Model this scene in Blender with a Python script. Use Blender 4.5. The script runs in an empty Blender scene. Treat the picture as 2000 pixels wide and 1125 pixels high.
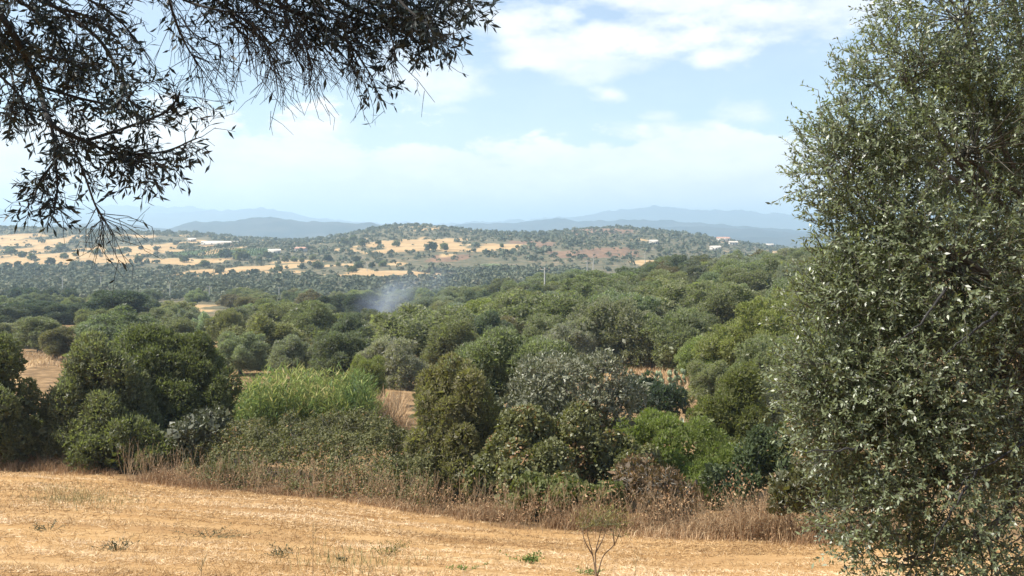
import bpy, math, random
import numpy as np
from mathutils import Matrix, Vector

# ---------------------------------------------------------------- camera, sky, sun, exposure
SC = bpy.context.scene
COL = SC.collection
F = 1921.0                # focal length in photograph pixels (2000 wide)
HOR = 455.0               # row of the horizontal through the eye
cam_d = bpy.data.cameras.new('camera')
cam_d.sensor_width = 36.0
cam_d.lens = 36.0 * F / 2000.0
cam_d.shift_y = -(562.5 - HOR) / 2000.0
cam_d.clip_start = 0.1
cam_d.clip_end = 60000
cam = bpy.data.objects.new('camera', cam_d)
cam.location = (0, 0, 0)                     # z = 0 is eye height
cam.rotation_euler = (math.radians(90), 0, 0)
COL.objects.link(cam)
SC.camera = cam

SUN_DIR = Vector((-0.62, -0.10, 0.77)).normalized()
SUN_EL = math.asin(SUN_DIR.z)
SUN_ROT = math.atan2(SUN_DIR.x, SUN_DIR.y) % (2 * math.pi)
sun_d = bpy.data.lights.new('sun', 'SUN')
sun_d.energy = 4.8
sun_d.angle = math.radians(0.5)
sun_d.color = (1.0, 0.95, 0.86)
sun = bpy.data.objects.new('sun', sun_d)
sun.rotation_euler = SUN_DIR.to_track_quat('Z', 'Y').to_euler()
COL.objects.link(sun)

SC.view_settings.view_transform = 'Standard'
SC.view_settings.look = 'None'
SC.view_settings.gamma = 1.0
SC.view_settings.exposure = 1.06
SC.view_settings.use_curve_mapping = False
SC.cycles.max_bounces = 8
SC.cycles.diffuse_bounces = 5
SC.cycles.glossy_bounces = 2
SC.cycles.transmission_bounces = 4
SC.cycles.volume_bounces = 1
SC.cycles.caustics_reflective = False
SC.cycles.caustics_refractive = False

SKY_K = 0.083


def make_world():
    w = bpy.data.worlds.new('World')
    SC.world = w
    w.use_nodes = True
    nt = w.node_tree
    nt.nodes.clear()
    N, Lk = nt.nodes.new, nt.links.new

    def math_(op, a, b=None, clamp=False):
        n = N('ShaderNodeMath'); n.operation = op; n.use_clamp = clamp
        for i, v in enumerate((a, b)):
            if v is None:
                continue
            if isinstance(v, (int, float)):
                n.inputs[i].default_value = v
            else:
                Lk(v, n.inputs[i])
        return n.outputs[0]

    def smooth(v, lo, hi):
        n = N('ShaderNodeMapRange'); n.interpolation_type = 'SMOOTHSTEP'
        Lk(v, n.inputs[0])
        for i, q in ((1, lo), (2, hi)):
            if isinstance(q, (int, float)):
                n.inputs[i].default_value = q
            else:
                Lk(q, n.inputs[i])
        return n.outputs[0]
    out = N('ShaderNodeOutputWorld'); bg = N('ShaderNodeBackground')
    bg.inputs[1].default_value = SKY_K
    Lk(bg.outputs[0], out.inputs[0])
    sky = N('ShaderNodeTexSky'); sky.sky_type = 'NISHITA'; sky.sun_disc = False
    sky.sun_elevation = SUN_EL; sky.sun_rotation = SUN_ROT
    sky.air_density = 1.0; sky.dust_density = 0.3; sky.ozone_density = 2.0
    tc = N('ShaderNodeTexCoord')
    sep = N('ShaderNodeSeparateXYZ'); Lk(tc.outputs['Generated'], sep.inputs[0])
    x, y, z = sep.outputs
    hyp = math_('SQRT', math_('ADD', math_('MULTIPLY', x, x), math_('MULTIPLY', y, y)))
    el = math_('DIVIDE', z, math_('MAXIMUM', hyp, 0.001))          # tangent of elevation
    # soft billow noise in direction space, flattened vertically near the horizon
    mp = N('ShaderNodeMapping'); mp.inputs['Scale'].default_value = (1, 1, 2.3)
    Lk(tc.outputs['Generated'], mp.inputs[0])

    def noise(scale, detail, rough, off=0.0):
        m = N('ShaderNodeVectorMath'); m.operation = 'ADD'; Lk(mp.outputs[0], m.inputs[0])
        m.inputs[1].default_value = (off, off * .7, off * .3)
        n = N('ShaderNodeTexNoise'); n.inputs['Scale'].default_value = scale
        n.inputs['Detail'].default_value = detail; n.inputs['Roughness'].default_value = rough
        Lk(m.outputs[0], n.inputs['Vector'])
        return n.outputs[0]
    n1 = noise(5.5, 7, 0.55)
    n2 = noise(15, 8, 0.62, 3.1)
    n3 = noise(3.0, 5, 0.5, 7.7)
    mixn = math_('ADD', math_('MULTIPLY', n1, 0.55), math_('MULTIPLY', n2, 0.45))
    d = math_('SUBTRACT', mixn, 0.5)                                 # about -.2 .. .2
    # the low bank of cloud all round the horizon
    edge = math_('ADD', 0.118, math_('MULTIPLY', d, 0.30))
    bank = smooth(math_('SUBTRACT', edge, el), -0.006, 0.018)
    bank = math_('MULTIPLY', bank, 0.92)
    # single cumulus heaps: (column, row, half width, half height, strength)
    heaps = [(1060, 95, 190, 60, .8), (1500, 25, 220, 50, .85), (930, 30, 150, 60, .7), (1180, 130, 170, 40, .6), (640, 260, 260, 40, .7), (1300, 262, 200, 40, .75), (1290, 75, 260, 62, 1), (1395, 108, 110, 42, 1), (1200, 186, 55, 24, .9),
             (1010, 40, 180, 60, .8), (880, 150, 130, 70, .75), (1640, 5, 240, 45, .7), (1330, 0, 350, 40, .8),
             (1390, 243, 45, 15, .8), (1290, 228, 80, 18, .6), (1480, 220, 130, 45, .7),
             (60, 290, 300, 100, .75), (-200, 60, 240, 110, .8), (890, 215, 60, 14, .4), (2100, 250, 300, 90, .6)]
    total = bank
    for (px, py, rx, ry, k) in heaps:
        cx, cz = (px - 1000) / F, (HOR - py) / F
        u = math_('DIVIDE', x, math_('MAXIMUM', y, 0.02))
        v = math_('DIVIDE', z, math_('MAXIMUM', y, 0.02))
        du = math_('DIVIDE', math_('SUBTRACT', u, cx), rx / F)
        dv = math_('DIVIDE', math_('SUBTRACT', v, cz), ry / F)
        r = math_('SQRT', math_('ADD', math_('MULTIPLY', du, du), math_('MULTIPLY', dv, dv)))
        s = math_('ADD', math_('SUBTRACT', 1.0, r), math_('MULTIPLY', d, 4.2))
        b = math_('MULTIPLY', smooth(s, -0.25, 0.85), k)
        total = math_('MAXIMUM', total, b)
    # broken cloud over the rest of the sky
    rest = math_('MULTIPLY', smooth(math_('ADD', math_('MULTIPLY', n3, .6), math_('MULTIPLY', n1, .4)), .50, .66),
                 smooth(el, 0.25, 0.34))
    total = math_('MAXIMUM', total, math_('MULTIPLY', rest, .8))
    total = math_('MAXIMUM', total, math_('ADD', .0, math_('MULTIPLY', n3, .34)))        # thin veil everywhere
    shade = smooth(n2, 0.3, 0.7)
    cc = N('ShaderNodeMix'); cc.data_type = 'RGBA'
    Lk(shade, cc.inputs[0])
    cc.inputs[6].default_value = (6.5, 6.5, 6.5, 1)
    cc.inputs[7].default_value = (8.0, 7.8, 7.6, 1)
    mx = N('ShaderNodeMix'); mx.data_type = 'RGBA'
    Lk(total, mx.inputs[0]); Lk(sky.outputs[0], mx.inputs[6]); Lk(cc.outputs[2], mx.inputs[7])
    Lk(mx.outputs[2], bg.inputs[0])


make_world()

# ---------------------------------------------------------------- helpers
rng = np.random.default_rng(7)
random.seed(7)


def at(px, py, Y):
    return np.array([(px - 1000) / F * Y, Y, (HOR - py) / F * Y])


def _hash(ix, iy, iz, seed):
    h = (ix.astype(np.int64) * 374761393 + iy.astype(np.int64) * 668265263 + iz.astype(np.int64) * 2147483647 + seed * 1274126177) & 0x7fffffff
    h = ((h ^ (h >> 13)) * 1274126177) & 0x7fffffff
    h = (h ^ (h >> 16)) & 0xffff
    return h / 65535.0


def vnoise(x, y, seed=0):
    xi, yi = np.floor(x), np.floor(y)
    fx, fy = x - xi, y - yi
    fx = fx * fx * (3 - 2 * fx); fy = fy * fy * (3 - 2 * fy)
    z = np.zeros_like(xi)
    a = _hash(xi, yi, z, seed); b = _hash(xi + 1, yi, z, seed)
    c = _hash(xi, yi + 1, z, seed); d = _hash(xi + 1, yi + 1, z, seed)
    return (a * (1 - fx) + b * fx) * (1 - fy) + (c * (1 - fx) + d * fx) * fy - 0.5


def fbm(x, y, oct=4, seed=0):
    s = 0; amp = 1.0
    for o in range(oct):
        s = s + amp * vnoise(x * 2 ** o, y * 2 ** o, seed + o); amp *= .5
    return s


def unit(v):
    return v / np.maximum(np.linalg.norm(v, axis=-1, keepdims=True), 1e-9)


def mesh_np(name, V, Q, mat, tint=None, smooth=False, extra=None):
    me = bpy.data.meshes.new(name)
    V = np.asarray(V, dtype=np.float32); Q = np.asarray(Q, dtype=np.int32)
    n, k = Q.shape
    me.vertices.add(len(V)); me.vertices.foreach_set('co', V.ravel())
    me.loops.add(n * k); me.loops.foreach_set('vertex_index', Q.ravel())
    me.polygons.add(n)
    me.polygons.foreach_set('loop_start', np.arange(0, n * k, k, dtype=np.int32))
    me.polygons.foreach_set('loop_total', np.full(n, k, dtype=np.int32))
    if smooth:
        me.polygons.foreach_set('use_smooth', np.ones(n, dtype=bool))
    me.update(calc_edges=True)
    for nm, arr in [('tint', tint)] + list((extra or {}).items()):
        if arr is not None:
            at_ = me.attributes.new(nm, 'FLOAT', 'POINT')
            at_.data.foreach_set('value', np.asarray(arr, dtype=np.float32))
    if mat:
        me.materials.append(mat)
    return me


def link(name, me, parent=None, label=None, cat=None, group=None, kind=None, color=None):
    o = bpy.data.objects.new(name, me)
    COL.objects.link(o)
    if parent:
        o.parent = parent
    if label: o['label'] = label
    if cat: o['category'] = cat
    if group: o['group'] = group
    if kind: o['kind'] = kind
    if color is not None: o.color = (*color, 1)
    return o


def kites(P, A, Nn, L, W, fold=.14, belly=.45):
    A = unit(A)
    S = unit(np.cross(A, Nn)); Nn = np.cross(S, A)
    L = np.broadcast_to(np.asarray(L, float), (len(P),))[:, None]
    W = np.broadcast_to(np.asarray(W, float), (len(P),))[:, None]
    m = P + A * L * belly
    V = np.stack([P, m + S * W / 2 + Nn * W * fold, P + A * L, m - S * W / 2 + Nn * W * fold], 1).reshape(-1, 3)
    return V


def kite_mesh(name, V, tint, mat):
    Q = np.arange(len(V)).reshape(-1, 4)
    return mesh_np(name, V, Q, mat, np.repeat(tint, 4))


class Tubes:
    def __init__(self): self.V, self.Q, self.n = [], [], 0

    def add(self, pts, radii, sides=6):
        pts = np.asarray(pts, float); k = len(pts)
        radii = np.broadcast_to(np.asarray(radii, float), (k,))
        tan = unit(np.gradient(pts, axis=0))
        ref = np.array([0.31, 0.17, 0.93]) if abs(tan[0][2]) < .9 else np.array([0.95, 0.2, 0.1])
        s = unit(np.cross(tan, ref)); t = np.cross(tan, s)
        ang = np.arange(sides) * 2 * np.pi / sides
        ring = pts[:, None] + radii[:, None, None] * (np.cos(ang)[None, :, None] * s[:, None] + np.sin(ang)[None, :, None] * t[:, None])
        self.V.append(ring.reshape(-1, 3))
        i = np.arange(k - 1)[:, None] * sides; j = np.arange(sides)[None]; j2 = (j + 1) % sides
        q = np.stack([i + j, i + j2, i + sides + j2, i + sides + j], -1).reshape(-1, 4) + self.n
        self.Q.append(q); self.n += k * sides
        return self

    def many(self, P0, P1, P2, r0, r2, sides=3):
        """many three-point twigs at once"""
        n = len(P0)
        pts = np.stack([P0, P1, P2], 1)
        tan = unit(P2 - P0)
        ref = np.where(np.abs(tan[:, 2:3]) < .9, np.array([[0.1, 0.2, 0.97]]), np.array([[0.97, 0.2, 0.1]]))
        s = unit(np.cross(tan, ref)); t = np.cross(tan, s)
        ang = np.arange(sides) * 2 * np.pi / sides
        off = np.cos(ang)[None, :, None] * s[:, None] + np.sin(ang)[None, :, None] * t[:, None]
        r = np.stack([np.broadcast_to(r0, (n,)), np.broadcast_to((np.asarray(r0) + np.asarray(r2)) / 2, (n,)), np.broadcast_to(r2, (n,))], 1)
        ring = pts[:, :, None] + r[:, :, None, None] * off[:, None]
        self.V.append(ring.reshape(-1, 3))
        b = (np.arange(n) * 3 * sides)[:, None, None]
        i = (np.arange(2) * sides)[None, :, None]; j = np.arange(sides)[None, None]; j2 = (j + 1) % sides
        q = np.stack([b + i + j, b + i + j2, b + i + sides + j2, b + i + sides + j], -1).reshape(-1, 4) + self.n
        self.Q.append(q); self.n += n * 3 * sides
        return self

    def mesh(self, name, mat):
        return mesh_np(name, np.concatenate(self.V), np.concatenate(self.Q), mat, smooth=True)


def bez(p, n=8):
    """smooth polyline through points (Catmull-Rom)"""
    p = [np.asarray(q, float) for q in p]
    p = [2 * p[0] - p[1]] + p + [2 * p[-1] - p[-2]]
    out = []
    for i in range(1, len(p) - 2):
        for t in np.linspace(0, 1, n, endpoint=False):
            a, b, c, d = p[i - 1], p[i], p[i + 1], p[i + 2]
            out.append(.5 * (2 * b + (c - a) * t + (2 * a - 5 * b + 4 * c - d) * t ** 2 + (3 * b - a - 3 * c + d) * t ** 3))
    out.append(p[-2])
    return np.array(out)


# ---------------------------------------------------------------- materials
def new_mat(name):
    m = bpy.data.materials.new(name); m.use_nodes = True
    nt = m.node_tree; nt.nodes.clear()
    out = nt.nodes.new('ShaderNodeOutputMaterial')
    return m, nt, out


def leaf_material(name, back=(1.5, 1.5, 1.7), transl=.45, rough=.5, spec=.35, var=(.55, 1.5), warm=0.0):
    """colour = the plant's own colour (Object Info) varied leaf by leaf; paler underside"""
    m, nt, out = new_mat(name)
    N, Lk = nt.nodes.new, nt.links.new
    oi = N('ShaderNodeObjectInfo')
    at_ = N('ShaderNodeAttribute'); at_.attribute_name = 'tint'
    mr = N('ShaderNodeMapRange'); mr.inputs[3].default_value = var[0]; mr.inputs[4].default_value = var[1]
    Lk(at_.outputs['Fac'], mr.inputs[0])
    geo = N('ShaderNodeNewGeometry')
    bk = N('ShaderNodeMix'); bk.data_type = 'RGBA'
    bk.inputs[6].default_value = (1, 1, 1, 1); bk.inputs[7].default_value = (*back, 1)
    Lk(geo.outputs['Backfacing'], bk.inputs[0])
    m1 = N('ShaderNodeVectorMath'); m1.operation = 'MULTIPLY'
    Lk(oi.outputs['Color'], m1.inputs[0]); Lk(bk.outputs[2], m1.inputs[1])
    m2 = N('ShaderNodeVectorMath'); m2.operation = 'SCALE'
    Lk(m1.outputs[0], m2.inputs[0]); Lk(mr.outputs[0], m2.inputs['Scale'])
    col = m2.outputs[0]
    if warm:                                   # some leaves dried yellow-brown
        dry = N('ShaderNodeMapRange'); dry.inputs[1].default_value = 1 - warm; dry.inputs[2].default_value = min(1 - warm + .05, 1.0)
        Lk(at_.outputs['Fac'], dry.inputs[0])
        mx = N('ShaderNodeMix'); mx.data_type = 'RGBA'; Lk(dry.outputs[0], mx.inputs[0]); Lk(col, mx.inputs[6])
        mx.inputs[7].default_value = (.26, .15, .07, 1)
        col = mx.outputs[2]
    p = N('ShaderNodeBsdfPrincipled'); Lk(col, p.inputs['Base Color'])
    p.inputs['Roughness'].default_value = rough; p.inputs['Specular IOR Level'].default_value = spec
    t = N('ShaderNodeBsdfTranslucent')
    tw = N('ShaderNodeVectorMath'); tw.operation = 'MULTIPLY'; Lk(col, tw.inputs[0]); tw.inputs[1].default_value = (1.15, 1.3, .55)
    Lk(tw.outputs[0], t.inputs[0])
    ms = N('ShaderNodeMixShader'); ms.inputs[0].default_value = transl
    Lk(p.outputs[0], ms.inputs[1]); Lk(t.outputs[0], ms.inputs[2]); Lk(ms.outputs[0], out.inputs[0])
    return m


def ramp_material(name, stops, rough=.8, transl=0.0, nscale=0, spec=.2):
    m, nt, out = new_mat(name)
    N, Lk = nt.nodes.new, nt.links.new
    r = N('ShaderNodeValToRGB')
    while len(r.color_ramp.elements) < len(stops): r.color_ramp.elements.new(.5)
    for e, (p_, c) in zip(r.color_ramp.elements, stops):
        e.position = p_; e.color = (*c, 1)
    if nscale:
        tc = N('ShaderNodeTexCoord'); n = N('ShaderNodeTexNoise'); n.inputs['Scale'].default_value = nscale; n.inputs['Detail'].default_value = 6
        Lk(tc.outputs['Object'], n.inputs['Vector']); Lk(n.outputs[0], r.inputs[0])
    else:
        a = N('ShaderNodeAttribute'); a.attribute_name = 'tint'; Lk(a.outputs['Fac'], r.inputs[0])
    p = N('ShaderNodeBsdfPrincipled'); Lk(r.outputs[0], p.inputs['Base Color'])
    p.inputs['Roughness'].default_value = rough; p.inputs['Specular IOR Level'].default_value = spec
    if transl:
        t = N('ShaderNodeBsdfTranslucent'); Lk(r.outputs[0], t.inputs[0])
        ms = N('ShaderNodeMixShader'); ms.inputs[0].default_value = transl
        Lk(p.outputs[0], ms.inputs[1]); Lk(t.outputs[0], ms.inputs[2]); Lk(ms.outputs[0], out.inputs[0])
    else:
        Lk(p.outputs[0], out.inputs[0])
    return m


M_LEAF = leaf_material('grove_leaves')
M_OLIVE = leaf_material('olive_leaves', back=(1.6, 1.55, 1.7), transl=.26, rough=.42, spec=.7, var=(.35, 1.9))
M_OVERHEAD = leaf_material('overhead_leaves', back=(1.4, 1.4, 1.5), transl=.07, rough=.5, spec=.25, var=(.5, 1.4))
M_BRAMBLE = leaf_material('bramble_leaves', back=(1.5, 1.4, 1.4), transl=.25, rough=.6, spec=.25, warm=.30)
M_VINE = leaf_material('vine_leaves', back=(1.5, 1.4, 1.4), transl=.25, rough=.45, spec=.4, warm=.42)
M_SILVER = leaf_material('silver_leaves', back=(1.3, 1.3, 1.3), transl=.15, rough=.45, spec=.4, var=(.35, 1.5))
M_BARK = ramp_material('olive_bark', [(0.3, (.055, .045, .036)), (.7, (.17, .145, .12))], .9, nscale=9)
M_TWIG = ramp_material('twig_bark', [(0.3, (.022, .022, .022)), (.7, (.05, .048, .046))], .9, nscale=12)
M_OTWIG = ramp_material('olive_twig', [(0.3, (.06, .056, .042)), (.7, (.15, .14, .11))], .8, nscale=12)
M_PALE_TWIG = ramp_material('pale_twig', [(0.3, (.16, .15, .12)), (.7, (.3, .28, .24))], .8, nscale=12)
M_STRAW = ramp_material('straw', [(0, (.20, .115, .05)), (.35, (.38, .24, .105)), (.75, (.54, .37, .19)), (1, (.72, .56, .36))], .7, .15)
M_DRY = ramp_material('dry_grass', [(0, (.13, .07, .035)), (.4, (.30, .18, .095)), (.8, (.44, .30, .17)), (1, (.56, .43, .27))], .8, .2)
M_REED = ramp_material('reed_blades', [(0, (.055, .095, .03)), (.5, (.145, .21, .05)), (.8, (.29, .32, .075)), (1, (.42, .36, .15))], .5, .35)
M_WEED = ramp_material('weed_leaves', [(0, (.05, .09, .02)), (1, (.15, .2, .05))], .55, .25)


# ---------------------------------------------------------------- the lie of the land
YS = np.array([-60, 0, 3, 6, 10.8, 16, 24, 34, 45, 70, 90, 130, 200, 240, 300, 450, 650, 800, 1000, 1250, 1450, 1800, 2500, 6000, 16000.])
PX = np.array([-600, 0, 400, 600, 800, 1000, 1200, 1350, 1500, 1700, 2600.])
ZT = np.array([
    [3, -1.6, -1.9, -2.55, -3.70, -4.9, -6.5, -8.3, -9.4, -10.6, -11.4, -13.5, -18, -20, -22.5, -26, -26, -19, -9, 6, 6, -20, -40, -60, -60],
    [3, -1.6, -1.9, -2.55, -3.72, -4.95, -6.5, -8.3, -9.5, -10.8, -11.6, -14, -18.3, -20, -22.4, -26, -26, -19, -8.5, 6, 6, -20, -40, -60, -60],
    [3, -1.6, -1.9, -2.6, -3.8, -5.1, -6.8, -8.6, -9.6, -10.9, -12.2, -14.6, -18.5, -20, -22.6, -26, -26, -18.5, -10, -2, -2, -20, -40, -60, -60],
    [3, -1.6, -1.9, -2.6, -3.85, -5.2, -7.0, -8.7, -9.6, -11, -12.4, -15.2, -19, -20.6, -23, -26, -25.5, -18, -11.5, -14, -15, -26, -40, -60, -60],
    [3, -1.6, -1.95, -2.65, -3.9, -5.3, -7.2, -8.8, -9.6, -11.2, -12.5, -15.4, -19, -20.4, -23, -26, -24.5, -16, -5, 15, 13, -20, -40, -60, -60],
    [3, -1.6, -1.95, -2.65, -4.0, -5.4, -7.35, -8.9, -9.7, -11.4, -12.7, -15.2, -18, -18.8, -21, -26, -24, -16, -8, -4.5, -4, -22, -40, -60, -60],
    [3, -1.6, -2.0, -2.7, -4.05, -5.5, -7.5, -9.0, -9.8, -11.6, -12.7, -14.3, -15, -14.8, -17, -25, -22.5, -14, -4, 8, 8, -18, -40, -60, -60],
    [3, -1.6, -2.0, -2.7, -4.1, -5.6, -7.55, -9.0, -9.8, -11.6, -12.5, -13.4, -12.8, -12.2, -14.5, -24, -24, -18, -9, -1, -2, -20, -40, -60, -60],
    [3, -1.6, -2.0, -2.7, -4.1, -5.6, -7.55, -9.0, -9.7, -11.4, -11.9, -12.2, -11.3, -11, -13.5, -24, -26, -24, -20, -19, -21, -30, -40, -60, -60],
    [3, -1.6, -2.0, -2.7, -4.1, -5.6, -7.5, -8.8, -9.5, -10.8, -11.0, -10.6, -9.6, -9.5, -12, -24, -28, -28, -28, -28, -28, -34, -40, -60, -60],
    [3, -1.6, -2.0, -2.7, -4.0, -5.4, -7.2, -8.4, -9, -9.6, -9.4, -8.6, -7.5, -7, -9, -20, -28, -28, -28, -28, -28, -34, -40, -60, -60]])
LG = lambda Y: np.log(np.maximum(Y, -60) + 70.)
_gl = np.linspace(LG(-60.), LG(16000.), 700)
_gp = np.linspace(-600, 2600, 161)
# densify, then soften the corners
_t = np.array([np.interp(_gl, LG(YS), row) for row in ZT])
_g = np.array([np.interp(_gp, PX, _t[:, j]) for j in range(_t.shape[1])]).T      # (161, 700)
for _ in range(2):
    _p = np.pad(_g, ((2, 2), (0, 0)), 'edge'); _g = (_p[:-4] + _p[1:-3] + _p[2:-2] + _p[3:-1] + _p[4:]) / 5
    _p = np.pad(_g, ((0, 0), (1, 1)), 'edge'); _g = (_p[:, :-2] + _p[:, 1:-1] + _p[:, 2:]) / 3


def ground(x, y):
    x = np.asarray(x, float); y = np.asarray(y, float)
    px = np.clip(1000 + F * x / np.maximum(y, 6.), -600, 2600)
    a = np.clip((px + 600) / 20, 0, 159.999); b = np.clip((LG(y) - _gl[0]) / (_gl[1] - _gl[0]), 0, 698.999)
    i = a.astype(int); j = b.astype(int); fa = a - i; fb = b - j
    z = (_g[i, j] * (1 - fa) + _g[i + 1, j] * fa) * (1 - fb) + (_g[i, j + 1] * (1 - fa) + _g[i + 1, j + 1] * fa) * fb
    amp = np.clip((y - 20) / 400, 0, 1)
    z = z + fbm(x / 90, y / 90, 3, 5) * 3.0 * amp + fbm(x / 7, y / 7, 3, 9) * .16
    z = z + fbm(x / .8, y / .8, 2, 19) * .045 * np.clip((60 - y) / 30, 0, 1)
    return z


def gz(x, y):
    return float(ground(np.array([x]), np.array([y]))[0])


def hit(px, py, lo, hi):
    """where the line of sight through a point of the photograph meets the ground between two distances"""
    Y = np.linspace(lo, hi, 400); x = (px - 1000) / F * Y
    row = HOR - F * ground(x, Y) / Y
    k = np.where(np.diff(np.sign(row - py)) != 0)[0]
    y = Y[k[0]] if len(k) else Y[np.argmin(abs(row - py))]
    return (px - 1000) / F * y, y


EDGE_PX = np.array([-600, 0, 200, 400, 600, 800, 1000, 1200, 1400, 1600, 2600])
EDGE_Y = np.array([36, 34.5, 34, 31.5, 30, 28, 26, 25, 24, 22.5, 20.])


def field_edge(x, y):
    """> 0 beyond the far edge of the mown field"""
    px = 1000 + F * x / np.maximum(y, 6.)
    return y - np.interp(px, EDGE_PX, EDGE_Y)


# patches of dry pasture, red earth and vineyard: outlines on the ground
def poly(pts, lo, hi): return np.array([hit(px, py, lo, hi) for px, py in pts])


DRY_FIELDS = [poly(p, 560, 1330) for p in [
    [(-40, 462), (60, 456), (150, 466), (140, 476), (60, 480), (-40, 480)],
    [(-40, 490), (60, 488), (130, 493), (180, 484), (240, 489), (150, 503), (160, 517), (-40, 523)],
    [(250, 482), (350, 479), (358, 490), (250, 497)],
    [(140, 500), (300, 496), (300, 514), (180, 517)],
    [(395, 474), (462, 475), (462, 480), (400, 481)],
    [(250, 508), (470, 503), (430, 512), (360, 517)],
    [(470, 508), (650, 504), (620, 514), (520, 514)],
    [(480, 519), (590, 515), (600, 536), (330, 540), (380, 527)],
    [(630, 516), (680, 515), (740, 528), (930, 537), (920, 550), (740, 546), (600, 541)],
    [(660, 487), (760, 470), (870, 468), (905, 477), (830, 491), (715, 496)],
    [(890, 474), (1045, 477), (1000, 490), (850, 491)],
    [(1230, 512), (1300, 505), (1320, 510), (1250, 520)],
    [(1480, 492), (1600, 485), (1600, 497), (1500, 500)],
    [(800, 445), (850, 442), (870, 450), (810, 452)],
    [(1390, 470), (1440, 468), (1440, 476), (1390, 478)],
    [(970, 542), (1030, 540), (1030, 547), (970, 548)]]]
DRY_FIELDS += [poly([(30, 582), (150, 586), (165, 600), (60, 598)], 250, 420), poly([(290, 596), (425, 597), (415, 613), (300, 614)], 240, 420),
               poly([(25, 700), (118, 694), (90, 735), (25, 728)], 70, 130), poly([(355, 660), (440, 661), (425, 684), (360, 680)], 90, 170),
               poly([(1200, 712), (1345, 702), (1345, 735), (1200, 745)], 60, 110)]
RED_FIELDS = [poly(p, 600, 1300) for p in [[(1075, 490), (1220, 484), (1245, 500), (1100, 507)], [(1120, 446), (1270, 445), (1230, 457), (1120, 458)],
                                            [(1000, 468), (1090, 474), (1080, 482), (1000, 482)], [(840, 499), (930, 496), (910, 510), (840, 512)]]]
VINEYARD = [poly([(340, 493), (520, 485), (550, 498), (340, 503)], 600, 1200)]


def inside(polys, x, y, wob=0.0):
    x = np.asarray(x, float); y = np.asarray(y, float)
    if wob:
        x = x + fbm(x / 22, y / 40, 3, 31) * wob; y = y + fbm(x / 22, y / 40, 3, 47) * wob * 2.2
    res = np.zeros(x.shape, bool)
    for P in polys:
        c = np.zeros(x.shape, bool); n = len(P)
        for i in range(n):
            x1, y1 = P[i]; x2, y2 = P[(i + 1) % n]
            if y1 == y2:
                continue
            c ^= ((y1 > y) != (y2 > y)) & (x < (x2 - x1) * (y - y1) / (y2 - y1) + x1)
        res |= c
    return res


def bare_spots(x, y):
    """small bare clearings among the scrub of the far slopes"""
    px = 1000 + F * x / np.maximum(y, 6.)
    f = fbm(x / 26, y / 70, 3, 141)
    return (y > 640) & (y < 1330) & (f > np.where(px < 720, .27, np.where(px < 1100, .36, .42)))


def ground_material():
    m, nt, out = new_mat('ground')
    N, Lk = nt.nodes.new, nt.links.new

    def attr(n):
        a = N('ShaderNodeAttribute'); a.attribute_name = n; return a.outputs['Fac']
    tc = N('ShaderNodeTexCoord')

    def noise(s, det=6, sc=(1, 1, 1), rough=.6):
        mp = N('ShaderNodeMapping'); mp.inputs['Scale'].default_value = sc; Lk(tc.outputs['Object'], mp.inputs[0])
        n = N('ShaderNodeTexNoise'); n.inputs['Scale'].default_value = s; n.inputs['Detail'].default_value = det; n.inputs['Roughness'].default_value = rough
        Lk(mp.outputs[0], n.inputs['Vector']); return n.outputs[0]

    def ramp(v, stops):
        r = N('ShaderNodeValToRGB')
        while len(r.color_ramp.elements) < len(stops): r.color_ramp.elements.new(.5)
        for e, (p_, c) in zip(r.color_ramp.elements, stops): e.position = p_; e.color = (*c, 1)
        Lk(v, r.inputs[0]); return r.outputs[0]

    def mix(f, a, b):
        n = N('ShaderNodeMix'); n.data_type = 'RGBA'; Lk(f, n.inputs[0]); Lk(a, n.inputs[6]); Lk(b, n.inputs[7]); return n.outputs[2]
    stub = ramp(noise(.40, 12, (.45, 1.5, 1), .78), [(.32, (.25, .135, .052)), (.46, (.37, .215, .085)), (.58, (.43, .265, .115)), (.7, (.52, .36, .19))])
    scrub = ramp(noise(.12, 9, rough=.75), [(.33, (.045, .05, .03)), (.46, (.09, .088, .05)), (.58, (.16, .13, .08)), (.68, (.27, .20, .13))])
    dry = ramp(noise(.05, 9, rough=.7), [(.3, (.27, .17, .085)), (.5, (.39, .26, .125)), (.7, (.46, .335, .18))])
    red = ramp(noise(.10, 8, rough=.7), [(.35, (.10, .07, .045)), (.5, (.19, .11, .07)), (.65, (.28, .17, .10))])
    vine = ramp(noise(.2, 4), [(.4, (.07, .10, .04)), (.6, (.10, .13, .055))])
    under = ramp(noise(.8, 8, rough=.7), [(.35, (.10, .065, .035)), (.5, (.20, .125, .06)), (.65, (.32, .21, .11))])
    c = mix(attr('near'), scrub, under)
    c = mix(attr('vine'), c, vine)
    c = mix(attr('red'), c, red)
    c = mix(attr('dry'), c, dry)
    blot = ramp(noise(.16, 7, (.6, 1.6, 1), .65), [(.36, (.74, .71, .72)), (.5, (1, 1.01, 1.04)), (.66, (1.04, 1.08, 1.2))])
    mm = N('ShaderNodeVectorMath'); mm.operation = 'MULTIPLY'; Lk(stub, mm.inputs[0]); Lk(blot, mm.inputs[1])
    c = mix(attr('field'), c, mm.outputs[0])
    p = N('ShaderNodeBsdfPrincipled'); Lk(c, p.inputs['Base Color']); p.inputs['Roughness'].default_value = .95
    p.inputs['Specular IOR Level'].default_value = .1
    b = N('ShaderNodeBump'); b.inputs['Strength'].default_value = .5; b.inputs['Distance'].default_value = .05
    Lk(noise(9, 8, rough=.75), b.inputs['Height']); Lk(b.outputs[0], p.inputs['Normal'])
    Lk(p.outputs[0], out.inputs[0])
    return m


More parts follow.
